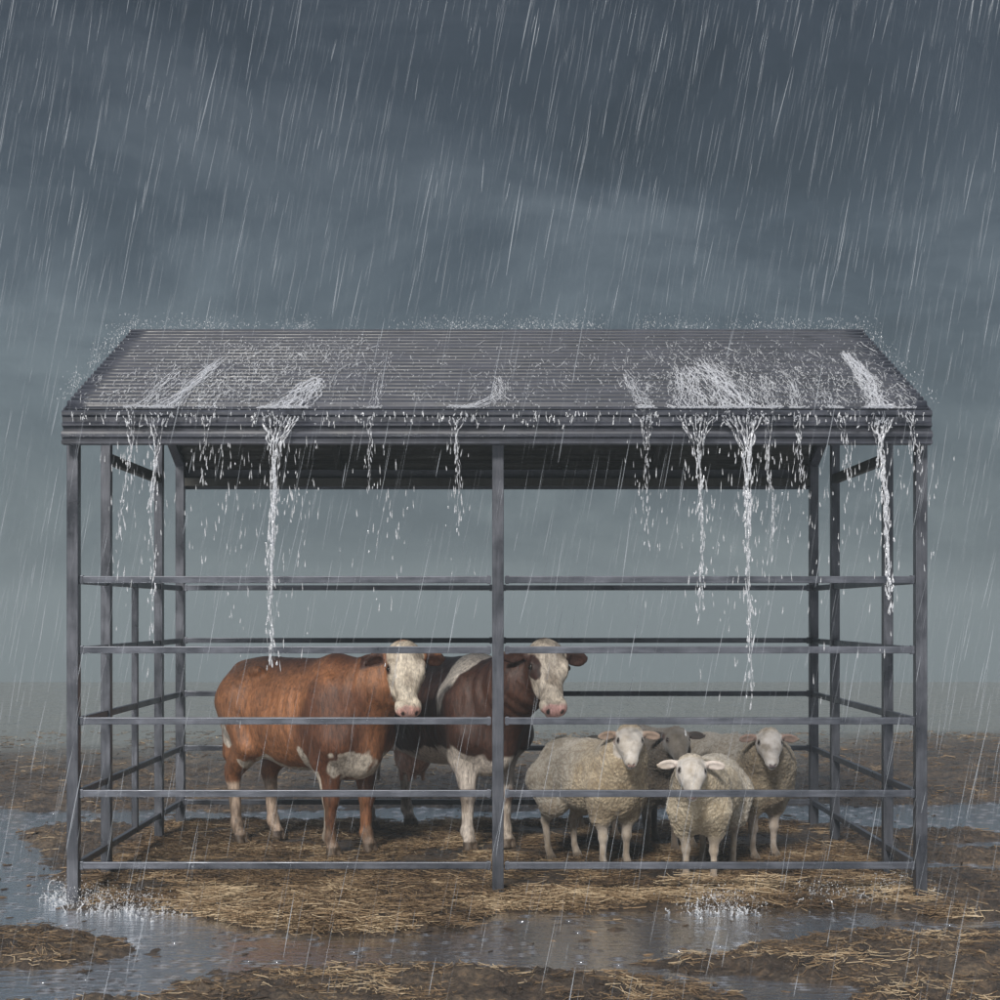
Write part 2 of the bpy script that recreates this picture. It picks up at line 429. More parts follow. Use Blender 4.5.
# ribbed sheets
def ribbed(name, p0, p1, nr, amp, x0, x1, material, parent, thick=.004, flip=False):
    p0 = np.array(p0, float); p1 = np.array(p1, float); ln = np.linalg.norm(p1-p0); t = (p1-p0)/ln
    nrm = np.array([-t[1], t[0]]) if not flip else np.array([t[1], -t[0]])
    m_ = nr*12+1; u = np.linspace(0, 1, m_); ph = (u*nr) % 1
    prof = np.where(ph < .34, 0, np.where(ph < .48, (ph-.34)/.14, np.where(ph < .86, 1, 1-(ph-.86)/.14)))
    c = p0[None]+(p1-p0)[None]*u[:, None]+nrm[None]*(amp*prof[:, None])
    nxs = 41; xs_ = np.linspace(x0, x1, nxs)
    top = np.stack([np.repeat(xs_[:, None], m_, 1), np.repeat(c[None, :, 0], nxs, 0), np.repeat(c[None, :, 1], nxs, 0)], -1)
    bot = top.copy(); bot[..., 1] -= nrm[0]*thick; bot[..., 2] -= nrm[1]*thick
    v = np.concatenate([top.reshape(-1, 3), bot.reshape(-1, 3)]); nn = nxs*m_
    i = (np.arange(nxs-1)[:, None]*m_+np.arange(m_-1)[None]).ravel()
    f = [np.stack([i, i+1, i+m_+1, i+m_], 1), np.stack([i, i+m_, i+m_+1, i+1], 1)+nn]
    e = np.arange(m_-1); f.append(np.stack([e, e+nn, e+nn+1, e+1], 1)); e2 = e+(nxs-1)*m_; f.append(np.stack([e2, e2+1, e2+nn+1, e2+nn], 1))
    g = np.arange(nxs-1)*m_; f.append(np.stack([g, g+m_, g+m_+nn, g+nn], 1)); g2 = g+m_-1; f.append(np.stack([g2, g2+nn, g2+m_+nn, g2+m_], 1))
    return link(name, v, np.concatenate(f), material, parent, smooth=False)
HX = 2.68
ribbed('roof_sheet', (EY, EZ), (RY-.01, RZ-.005), 22, .032, -HX+.02, HX-.02, M_roof, shelter)
ribbed('roof_sheet', (D-EY, EZ), (RY+.01, RZ-.005), 22, .032, -HX+.02, HX-.02, M_roof, shelter, flip=True)
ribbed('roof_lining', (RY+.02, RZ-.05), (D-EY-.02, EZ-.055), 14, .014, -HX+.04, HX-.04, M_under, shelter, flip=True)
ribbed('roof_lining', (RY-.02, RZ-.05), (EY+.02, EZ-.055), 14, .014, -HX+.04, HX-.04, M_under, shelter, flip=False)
bm_bar('ridge_cap', (-HX+.01, RY, RZ+.008), (HX-.01, RY, RZ+.008), .10, .016, M_roof, shelter, .006)
# fascia: extruded profile with rolls and steps
def fascia(y, sgn):
    pr = [(.0, 3.040), (.035, 3.036), (.052, 3.022), (.052, 3.004), (.034, 2.992), (.034, 2.962), (.048, 2.950), (.048, 2.938), (.022, 2.930), (.022, 2.912),
          (.058, 2.902), (.064, 2.886), (.058, 2.868), (.040, 2.862), (.040, 2.850), (.060, 2.842), (.060, 2.826), (.0, 2.822)]
    v = []; f = []; n = len(pr); nxs = 30
    for i in range(nxs+1):
        x = -HX+2*HX*i/nxs
        for a, z in pr: v.append((x, y-sgn*a, z))
    for i in range(nxs):
        for j in range(n-1): f.append((i*n+j, i*n+j+1, (i+1)*n+j+1, (i+1)*n+j))
    f.append(tuple(range(n))); f.append(tuple(range(nxs*n, nxs*n+n)))
    for i in range(nxs): f.append((i*n+n-1, i*n, (i+1)*n, (i+1)*n+n-1))
    link('fascia', v, f, M_roof, shelter, smooth=False)
fascia(-.10, 1); fascia(D+.10, -1)
for s in (-1, 1):
    for a, b in (((EY, EZ+.012), (RY, RZ+.012)), ((D-EY, EZ+.012), (RY, RZ+.012))):
        bm_bar('verge_trim', (s*(HX-.012), a[0], a[1]-.025), (s*(HX-.012), b[0], b[1]-.025), .012, .03, M_roof, shelter)

# ------------------------------------------------------------------ animals: smooth-union surfaces
class Body:
    def __init__(s): s.p = []
    def cone(s, a, b, ra, rb, k=.06): s.p.append(('c', np.array(a, float), np.array(b, float), ra, rb, k))
    def ell(s, c, r, Rm=None, k=.06, sub=False): s.p.append(('s' if sub else 'e', np.array(c, float), np.array(r, float), np.eye(3) if Rm is None else Rm, None, k))
    @staticmethod
    def dist(p, P):
        if p[0] == 'c':
            _, a, b, ra, rb, k = p; ba = b-a; pa = P-a
            h = np.clip((pa@ba)/(ba@ba), 0, 1)
            return np.sqrt(((pa-h[..., None]*ba)**2).sum(-1))-(ra+(rb-ra)*h)
        q = (P-p[1])@p[3]          # rows of coordinates along the columns of the rotation
        k0 = np.sqrt(((q/p[2])**2).sum(-1)); k1 = np.sqrt(((q/p[2]**2)**2).sum(-1))+1e-9
        return k0*(k0-1)/k1
    def bounds(s):
        lo = np.full(3, 9.0); hi = -lo
        for p in s.p:
            if p[0] == 's': continue
            if p[0] == 'c':
                r = max(p[3], p[4]); a = np.minimum(p[1], p[2])-r; b = np.maximum(p[1], p[2])+r
            else: e = np.abs(p[3])@p[2]; a = p[1]-e; b = p[1]+e
            lo = np.minimum(lo, a); hi = np.maximum(hi, b)
        return lo-.06, hi+.06
    def mesh(s, h):
        lo, hi = s.bounds(); lo[2] = -h*1.5
        n = np.ceil((hi-lo)/h).astype(int)+1
        ax = [lo[i]+np.arange(n[i])*h for i in range(3)]
        F = np.full(n, .3, dtype=np.float32)
        for p in s.p:
            if p[0] == 'c':
                r = max(p[3], p[4]); a = np.minimum(p[1], p[2])-r; b = np.maximum(p[1], p[2])+r
            else: e = np.abs(p[3])@p[2]; a = p[1]-e; b = p[1]+e
            k = p[5]; m_ = k+.04
            i0 = np.maximum(np.floor((a-m_-lo)/h).astype(int), 0); i1 = np.minimum(np.ceil((b+m_-lo)/h).astype(int)+1, n)
            sl = tuple(slice(i0[i], i1[i]) for i in range(3))
            P = np.stack(np.meshgrid(*[ax[i][sl[i]] for i in range(3)], indexing='ij'), -1)
            d = s.dist(p, P); f = F[sl]
            if p[0] == 's':
                hh = np.clip(.5-.5*(f+d)/k, 0, 1); F[sl] = f*(1-hh)+(-d)*hh+k*hh*(1-hh)
            else:
                hh = np.clip(.5+.5*(f-d)/k, 0, 1); F[sl] = f*(1-hh)+d*hh-k*hh*(1-hh)
        # flat soles
        F = np.maximum(F, -ax[2][None, None, :]-0.0)
        return s.nets(F, lo, h)
    @staticmethod
    def nets(F, lo, h):
        ins = F < 0
        c = [ins[i:ins.shape[0]-1+i, j:ins.shape[1]-1+j, k:ins.shape[2]-1+k] for i in (0, 1) for j in (0, 1) for k in (0, 1)]
        cnt = sum(x.astype(np.int8) for x in c); act = (cnt > 0) & (cnt < 8)
        idx = np.full(act.shape, -1, dtype=np.int64); I = np.argwhere(act); idx[act] = np.arange(len(I))
        acc = np.zeros((len(I), 3)); num = np.zeros(len(I))
        cor = [(i, j, k) for i in (0, 1) for j in (0, 1) for k in (0, 1)]
        for a in range(8):
            for b in range(a+1, 8):
                da = np.array(cor[a]); db = np.array(cor[b])
                if abs(da-db).sum() != 1: continue
                fa = F[I[:, 0]+da[0], I[:, 1]+da[1], I[:, 2]+da[2]]; fb = F[I[:, 0]+db[0], I[:, 1]+db[1], I[:, 2]+db[2]]
                x = (fa < 0) != (fb < 0); t = np.where(x, fa/np.where(fa == fb, 1, fa-fb), 0)
                acc += np.where(x[:, None], da+(db-da)*t[:, None], 0); num += x
        V = lo+(I+acc/num[:, None])*h
        Q = []
        for axn in range(3):
            o1, o2 = [(1, 2), (2, 0), (0, 1)][axn]
            sh = [slice(None)]*3; sh2 = [slice(None)]*3; sh[axn] = slice(0, -1); sh2[axn] = slice(1, None)
            A = ins[tuple(sh)]; B = ins[tuple(sh2)]; E = np.argwhere(A != B)
            ok = (E[:, o1] > 0) & (E[:, o2] > 0) & (E[:, o1] < F.shape[o1]-1) & (E[:, o2] < F.shape[o2]-1)
            E = E[ok]; s_ = A[E[:, 0], E[:, 1], E[:, 2]]
            def cell(d1, d2):
                e = E.copy(); e[:, o1] -= d1; e[:, o2] -= d2; return idx[e[:, 0], e[:, 1], e[:, 2]]
            q = np.stack([cell(1, 1), cell(0, 1), cell(0, 0), cell(1, 0)], 1)
            q = np.where(s_[:, None], q, q[:, ::-1]); Q.append(q)
        Q = np.concatenate(Q); Q = Q[(Q >= 0).all(1)]
        return V, Q
def vnormals(V, Q):
    a, b, c, d = V[Q[:, 0]], V[Q[:, 1]], V[Q[:, 2]], V[Q[:, 3]]
    n = np.cross(c-a, d-b); out_ = np.zeros_like(V)
    for j in range(4): np.add.at(out_, Q[:, j], n)
    return out_/(np.linalg.norm(out_, axis=1)[:, None]+1e-12)

def head_frame(yaw, pitch, roll=0):
    """columns: forward (nose), left side, up.  yaw in the body's frame, pitch downward"""
    f = np.array([cos(yaw)*cos(pitch), sin(yaw)*cos(pitch), -sin(pitch)])
    s_ = np.array([-sin(yaw), cos(yaw), 0]); u = np.cross(f, s_)
    s2 = s_*cos(roll)+u*sin(roll); u2 = np.cross(f, s2)
    return np.stack([f, s2, u2], 1)
def rotm(ax, ang):
    ax = np.array(ax, float)/np.linalg.norm(ax); K = np.array([[0, -ax[2], ax[1]], [ax[2], 0, -ax[0]], [-ax[1], ax[0], 0]])
    return np.eye(3)+sin(ang)*K+(1-cos(ang))*K@K

def eyes(root, B0, HF, hs, spots, r):
    for (f, s_, u) in spots:
        c = B0+HF@(np.array([f, s_, u])*hs)
        mb = MB(); n = 10; rr = r*hs
        pts = [c+np.array([0, 0, 1])*rr*cos(pi*i/n) for i in range(n+1)]
        mb.tube(pts, [max(rr*sin(pi*i/n), 1e-4) for i in range(n+1)], 12)
        mb.build('eye', M_eye, root)

def build_cow(name, label, loc, heading, Lg, head_pos, hyaw, hpitch, hroll, paint, udder=False, tail=True, group=None, hs=1.08, feet=None, earang=(0, 0)):
    root = props(empty(name, loc, heading), label, 'cow', group)
    B = Body(); a = Lg/2
    F = feet or {}
    B.ell((-.02, 0, 1.00), (a+.14, .325, .355), k=.1)
    B.ell((.0, 0, .88), (a+.05, .28, .285), k=.1)
    B.ell((a-.06, 0, .98), (.30, .275, .43), k=.12)
    B.ell((-a+.04, 0, 1.10), (.36, .265, .31), k=.12)
    B.cone((-a-.20, 0, 1.29), (a-.1, 0, 1.33), .11, .11, k=.1)
    B.cone((a-.10, 0, 1.24), (a+.14, 0, 1.20), .17, .18, k=.14)
    for s_ in (1, -1):
        fo = F.get(('f', s_), 0); ro = F.get(('r', s_), 0)
        B.ell((-a+.16, s_*.215, 1.335), (.075, .05, .045), k=.05)      # hook bone
        B.ell((-a-.26, s_*.10, 1.21), (.07, .055, .07), k=.07)      # pin bone
        B.cone((-a-.06, s_*.155, 1.10), (-a+.10, s_*.20, .80), .215, .135, k=.09)
        B.cone((-a-.14, s_*.14, 1.02), (-a-.15, s_*.165, .70), .14, .085, k=.08)
        B.cone((-a+.08, s_*.19, .78), (-a-.15+ro, s_*.17, .54), .125, .062, k=.05)
        B.cone((-a-.20+ro, s_*.17, .575), (-a-.165+ro, s_*.17, .49), .036, .05, k=.04)
        B.cone((-a-.15+ro, s_*.17, .52), (-a-.115+ro, s_*.17, .16), .053, .041, k=.03)
        B.ell((-a-.11+ro, s_*.17, .145), (.052, .048, .05), k=.03)
        B.cone((-a-.105+ro, s_*.17, .13), (-a-.065+ro, s_*.17, .07), .042, .046, k=.02)
        for q in (-1, 1): B.cone((-a-.055+ro, s_*.17+q*.026, .055), (-a-.035+ro, s_*.17+q*.028, .012), .034, .038, k=.008)
        B.cone((a-.02, s_*.185, 1.12), (a+.08, s_*.185, .86), .15, .16, k=.09)
        B.cone((a+.06, s_*.18, .86), (a-.03+fo*.3, s_*.18, .70), .15, .115, k=.06)
        B.cone((a-.02+fo*.3, s_*.175, .72), (a+.01+fo*.8, s_*.165, .43), .102, .060, k=.04)
        B.ell((a+.015+fo*.8, s_*.165, .41), (.060, .056, .066), k=.03)
        B.cone((a+.01+fo*.85, s_*.165, .38), (a+fo, s_*.165, .15), .048, .041, k=.03)
        B.ell((a+fo, s_*.165, .14), (.052, .048, .05), k=.03)
        B.cone((a+.005+fo, s_*.165, .13), (a+.035+fo, s_*.165, .07), .042, .046, k=.02)
        for q in (-1, 1): B.cone((a+.04+fo, s_*.165+q*.026, .055), (a+.055+fo, s_*.165+q*.028, .012), .034, .038, k=.008)
    B.ell((a+.10, 0, .76), (.20, .155, .20), k=.10)
    for s_ in (1, -1):
        B.ell((-a+.36, s_*.36, 1.17), (.13, .075, .12), k=.07, sub=True)      # hollow of the flank
        B.ell((a-.02, s_*.245, 1.07), (.115, .05, .25), rotm((0, 1, 0), .25), k=.04)   # shoulder blade
        B.ell((a-.24, s_*.37, 1.00), (.055, .06, .26), k=.06, sub=True)
        B.ell((-a-.05, s_*.26, 1.00), (.14, .06, .20), rotm((0, 1, 0), -.3), k=.05)
        B.ell((-a+.16, s_*.36, .86), (.05, .08, .16), rotm((0, 1, 0), -.4), k=.05, sub=True)
    HF = head_frame(hyaw, hpitch, hroll); H0 = np.array(head_pos, float)
    def hp(f, s_, u): return H0+HF@(np.array([f, s_, u])*hs)
    nb = hp(.10, 0, -.10)
    mid = (np.array([a+.10, 0, 1.10])+nb)/2+np.array([0, 0, .02])
    B.cone((a+.02, 0, 1.08), mid, .285, .215, k=.12)
    B.cone(mid, nb, .215, .13*hs, k=.08)
    B.cone((a+.16, 0, .86), mid-np.array([0, 0, .15]), .13, .08, k=.1)
    B.cone(mid-np.array([0, 0, .15]), hp(.22, 0, -.16), .08, .06, k=.08)
    c = lambda A, Bq, ra, rb, k=.03: B.cone(hp(*A), hp(*Bq), ra*hs, rb*hs, k)
    c((-.005, 0, .0), (.06, 0, .01), .075, .10, .05)
    for s_ in (1, -1):
        c((.03, s_*.055, .005), (.21, s_*.083, -.01), .070, .062, .05)
        c((.20, s_*.050, -.012), (.42, s_*.024, -.018), .060, .046, .04)
        B.ell(hp(.17, s_*.075, -.085), np.array([.12, .055, .095])*hs, HF, .05)
        c((.20, s_*.06, -.13), (.46, s_*.025, -.085), .055, .038, .05)
        B.ell(hp(.185, s_*.118, .036), np.array([.055, .030, .030])*hs, HF, .025)
        B.ell(hp(.202, s_*.152, .036), np.array([.028, .02, .020])*hs, HF, .012, sub=True)
        B.ell(hp(.50, s_*.060, -.022), np.array([.060, .042, .052])*hs, HF, .03)
        B.ell(hp(.562, s_*.052, -.005), np.array([.026, .013, .020])*hs, HF@rotm((1, 0, 0), s_*.5), .010, sub=True)
        # ear: a leaf-shaped cup
        ea = s_*(-.10+earang[0 if s_ > 0 else 1]); dr = rotm((1, 0, 0), ea)@np.array([0, s_, 0]); e0 = np.array([.055, s_*.128, -.005])
        Er = HF@rotm((1, 0, 0), ea)@rotm((0, 0, 1), s_*-.12)
        B.ell(hp(*(e0+dr*.01)), np.array([.042, .05, .034])*hs, Er, .03)
        B.ell(hp(*(e0+dr*.105)), np.array([.064, .098, .024])*hs, Er@rotm((0, 1, 0), 1.15), .02)
        B.ell(hp(*(e0+dr*.115+np.array([.030, 0, .004]))), np.array([.046, .074, .018])*hs, Er@rotm((0, 1, 0), 1.15), .012, sub=True)
    B.cone(hp(.13, 0, -.03), hp(.40, 0, -.03), .10*hs, .058*hs, .05)
    B.ell(hp(.535, 0, -.025), np.array([.050, .088, .055])*hs, HF, .03)
    B.ell(hp(.49, 0, -.095), np.array([.075, .055, .032])*hs, HF, .025)
    B.ell(hp(.56, 0, -.078), np.array([.08, .12, .006])*hs, HF@rotm((0, 1, 0), .1), .012, sub=True)
    if udder:
        B.ell((-a+.26, 0, .60), (.17, .135, .14), k=.06)
        for q in (-1, 1):
            for w_ in (.05, -.07): B.cone((-a+.26+w_, q*.06, .52), (-a+.26+w_, q*.065, .43), .024, .014, k=.02)
    if tail:
        B.cone((-a-.29, 0, 1.27), (-a-.36, 0.02, 1.12), .045, .03, k=.05)
        B.cone((-a-.36, .02, 1.12), (-a-.35, .03, .62), .026, .020, k=.02)
        B.cone((-a-.35, .03, .64), (-a-.36, .04, .38), .034, .016, k=.03)
    V, Q = B.mesh(.0095)
    nrm = vnormals(V, Q)
    V = V+nrm*(.0035*fbm(V*[22, 22, 7], 3, 5)+.011*fbm(V*4.5, 2, 8)*sstep(.4, .7, V[:, 2]))[:, None]; V[:, 2] = np.maximum(V[:, 2], 0)
    hd = (V-H0)@HF/hs
    rib = sstep(.75, .9, V[:, 2])*(1-sstep(1.15, 1.3, V[:, 2]))*sstep(-a+.3, -a+.42, V[:, 0])*(1-sstep(a-.3, a-.18, V[:, 0]))
    V = V+nrm*(rib*.0035*np.sin(V[:, 0]*75+V[:, 2]*9))[:, None]
    nk = sstep(a+.08, a+.2, V[:, 0])*sstep(.75, .9, V[:, 2])*(np.linalg.norm(hd, axis=1) > .32)
    V = V+nrm*(nk*.004*np.sin(V[:, 0]*62+6*fbm(V*3, 2, 3)+V[:, 2]*8))[:, None]
    EARS[:] = [(s_, s_*(-.10+earang[0 if s_ > 0 else 1])) for s_ in (1, -1)]
    C = paint(V, hd, nrm, a)
    link('body', V, Q[:, ::-1] if False else Q, M_hide, root, colattr=C)
    eyes(root, H0, HF, hs, [(.200, .137, .030), (.200, -.137, .030)], .022)
    return root

EARS = []
def mixc(C, c, w): return C*(1-w[:, None])+np.array(c)*w[:, None]
def in_head(hd, mar=0):
    f, r_, u = hd.T
    return sstep(.0, .05, f+.060-1.3*np.maximum(-u-.030, 0)+.020*fbm(hd*22, 3, 9))*sstep(0, .02, .205+u)*sstep(0, .015, .152-.45*np.maximum(-u-.03, 0)+.012*fbm(hd*18, 2, 5)-np.abs(r_))*(f < .8)
def face_common(C, hd, white, pink):
    r = np.abs(hd[:, 1])
    m_ = sstep(.515, .55, hd[:, 0]+.02*fbm(hd*30, 2, 4))*(hd[:, 0] < .8)*(r < .16)*(np.abs(hd[:, 2]) < .14)
    C = mixc(C, pink, m_)
    for s_ in (1, -1):
        d = np.linalg.norm((hd-np.array([.572, s_*.052, -.005]))/np.array([.035, .016, .022]), axis=1)
        C = mixc(C, (.02, .010, .008), 1-sstep(.7, 1.1, d))
        d = np.linalg.norm((hd-np.array([.202, s_*.138, .030]))/np.array([.042, .032, .034]), axis=1)
        C = mixc(C, (.05, .03, .025), 1-sstep(.8, 1.25, d))
    d = np.abs(hd[:, 2]+.078-.1*(hd[:, 0]-.56)); mm_ = (1-sstep(.004, .011, d))*(hd[:, 0] > .46)*(hd[:, 0] < .8)*(r < .13)
    C = mixc(C, (.05, .03, .03), mm_); return C
def ear_mask(hd):
    m_ = np.zeros(len(hd))
    for s_, ea in EARS:
        dr = rotm((1, 0, 0), ea)@np.array([0, s_, 0]); q = hd-np.array([.055, s_*.128, -.005]); t = q@dr
        pr = np.sqrt(((q-t[:, None]*dr)**2*[1.0, 1, 1.6]).sum(1))
        m_ = np.maximum(m_, sstep(.015, .035, t)*(t < .23)*(1-sstep(.066, .080, pr)))
    return m_
WHITE = (.50, .46, .41)
def paint_brown(V, hd, nrm, a):
    x, y, z = V.T; w1 = fbm(V*5, 4, 2); w2 = fbm(V*2.2, 3, 6); w3 = fbm(V*[13, 13, 8], 3, 31)
    C = np.tile(np.array([.235, .102, .045]), (len(V), 1))
    C = mixc(C, (.110, .043, .021), sstep(-.1, .45, w2+.25*(x > a-.1)))
    C = mixc(C, (.34, .165, .085), sstep(.1, .5, fbm(V*[2.5, 2.5, 1.2], 3, 16))*.7)
    bel = sstep(.0, .02, .675+.07*w1+.05*w3-z)*(np.abs(x) < a-.02)*(np.abs(y) < .28)
    C = mixc(C, WHITE, bel)
    fl = 1-sstep(.9, 1.05, np.linalg.norm((V-np.array([a-.23, -.30, .68]))/np.array([.055, .2, .13]), axis=1)+.5*w1+.5*w3); C = mixc(C, WHITE, fl)
    br = (1-sstep(.85, 1.0, np.linalg.norm((V-np.array([a+.17, 0, .66]))/np.array([.19, .30, .14]), axis=1)+.55*w1+.45*w3))*(z > .45)*(z < .84); C = mixc(C, WHITE, br)
    # pale hind shanks, pale patch behind the thigh
    hind = (x < -a+.25)*sstep(0, .05, .50+.04*w1-z); C = mixc(C, (.42, .33, .27), hind)
    th = 1-sstep(.8, 1.05, np.linalg.norm((V-np.array([-a-.10, -.22, .86]))/np.array([.07, .2, .09]), axis=1)+.6*w1+.5*w3); C = mixc(C, WHITE, th)
    fr = (x > a-.25)*sstep(0, .08, .16+.03*w1-z); C = mixc(C, (.36, .27, .22), fr)
    C = mixc(C, (.07, .05, .04), sstep(0, .012, .078-z))
    C = mixc(C, (.12, .085, .055), sstep(-.1, .25, w3+.5*(.30-z)/.3)*(z < .42)*.6)
    fm_ = in_head(hd); e = ear_mask(hd)
    fw = mixc(np.tile(np.array([.50, .455, .39]), (len(V), 1)), (.33, .29, .24), sstep(-.05, .4, fbm(hd*9, 3, 3))*(hd[:, 0] < .42))
    C = C*(1-(fm_*(1-e))[:, None])+fw*(fm_*(1-e))[:, None]
    C = mixc(C, (.055, .022, .014), e)
    return face_common(C, hd, WHITE, (.46, .27, .24))
def paint_dark(V, hd, nrm, a):
    x, y, z = V.T; w1 = fbm(V*5, 4, 12); w2 = fbm(V*2.2, 3, 16); w3 = fbm(V*9, 3, 30)
    C = np.tile(np.array([.052, .022, .014]), (len(V), 1)); C = mixc(C, (.035, .014, .011), sstep(-.1, .4, w2))
    bel = sstep(.0, .03, .74+.09*w1+.03*w3-z)*(np.abs(x) < a-.05); C = mixc(C, (.44, .39, .36), bel)
    # slanting white flash from the withers down over the shoulder
    cx = a-.06-.34*(1.40-z); wd = .13*sstep(.95, 1.30, z)+.03
    fl = (1-sstep(.85, 1.1, np.abs(x-cx)/wd+.5*w1+.2*w3))*sstep(1.0, 1.08, z+.1*w1)*(x < a+.1); C = mixc(C, (.66, .62, .58), fl)
    ch = sstep(.0, .04, .80+.12*w1+.05*w3-.25*np.maximum(x-a-.05, 0)-z)*(x > a-.32); C = mixc(C, (.50, .46, .43), ch)
    ru = 1-sstep(.85, 1.0, np.linalg.norm((V-np.array([-a-.1, 0, 1.2]))/np.array([.2, .4, .2]), axis=1)+.4*w1); C = mixc(C, WHITE, ru*.9)
    leg = sstep(0, .05, .62+.05*w1-z); C = mixc(C, (.52, .48, .45), leg)
    ud = (z < .72)*(np.abs(x-(-a+.26)) < .2)*(z > .40); C = mixc(C, (.42, .27, .23), ud*1.0*(np.abs(y) < .15))
    kn = (1-sstep(.7, 1.1, np.linalg.norm((V-np.array([a+.03, .165, .40]))/np.array([.09, .09, .10]), axis=1)+.4*w3)); C = mixc(C, (.06, .03, .025), kn*.85)
    kn = (1-sstep(.7, 1.1, np.linalg.norm((V-np.array([a+.0, -.165, .42]))/np.array([.09, .09, .09]), axis=1)+.4*w3)); C = mixc(C, (.06, .03, .025), kn*.85)
    C = mixc(C, (.06, .045, .038), sstep(0, .012, .078-z))
    C = mixc(C, (.13, .095, .065), sstep(-.1, .25, w3+.5*(.30-z)/.3)*(z < .42)*.6)
    fm_ = in_head(hd); e = ear_mask(hd)
    fw = mixc(np.tile(np.array([.50, .455, .40]), (len(V), 1)), (.30, .26, .22), sstep(-.05, .4, fbm(hd*9, 3, 3))*(hd[:, 0] < .42))
    C = C*(1-(fm_*(1-e))[:, None])+fw*(fm_*(1-e))[:, None]
    C = mixc(C, (.050, .022, .016), e)
    d = np.linalg.norm((hd-np.array([.190, -.125, .020]))/np.array([.125, .08, .070]), axis=1)
    C = mixc(C, (.045, .020, .016), 1-sstep(.85, 1.0, d+.12*fbm(hd*25, 2, 7)))
    return face_common(C, hd, WHITE, (.45, .27, .26))

def place(px_f, py_f, px_r, py_r):
    """front-pair and rear-pair ground points -> centre, heading, spacing"""
    f = np.array(gp(px_f, py_f)); r = np.array(gp(px_r, py_r)); c = (f+r)/2; d = f-r
    return c, math.atan2(d[1], d[0]), float(np.linalg.norm(d))
def anchor(px, py, hd, Lg):
    f = np.array(gp(px, py)); return f-np.array([cos(hd), sin(hd)])*Lg/2
CG = 'cows standing under the shelter'
def tolocal(c, hd, px, py, k):
    w = np.array([X_(px, k)-c[0], Y_(k)-c[1]]); return (w[0]*cos(hd)+w[1]*sin(hd), -w[0]*sin(hd)+w[1]*cos(hd), Z_(py, k))

# brown cow
c, hd, Lg = place(346, 857, 250, 846)
Lg = .94; hd = R(-41); c = (c+anchor(346, 856, hd, Lg))/2
hpos = tolocal((c[0]+.035, c[1]), hd, 404, 652, .872)
build_cow('cow', 'chestnut brown cow with white face and white belly, standing on the left', (c[0]+.035, c[1], .016), hd, Lg, hpos, R(-90)+R(11)-hd, R(55), R(-2), paint_brown, group=CG, hs=.93,
          feet={('f', -1): -.02, ('f', 1): .02, ('r', 1): .03}, earang=(-.15, -.45))
# dark cow
c, hd, Lg = place(494, 853, 389, 830)
Lg = 1.30
hpos = tolocal(c, hd, 545, 651, .868)
build_cow('cow', 'dark red brown and white cow with dark eye patch, behind the middle post', (c[0], c[1], .016), hd, Lg, hpos, R(-90)+R(10)-hd, R(50), R(-3), paint_dark, udder=True, group=CG, hs=.98,
          feet={('f', 1): .02, ('r', -1): -.04}, earang=(-.15, 0))

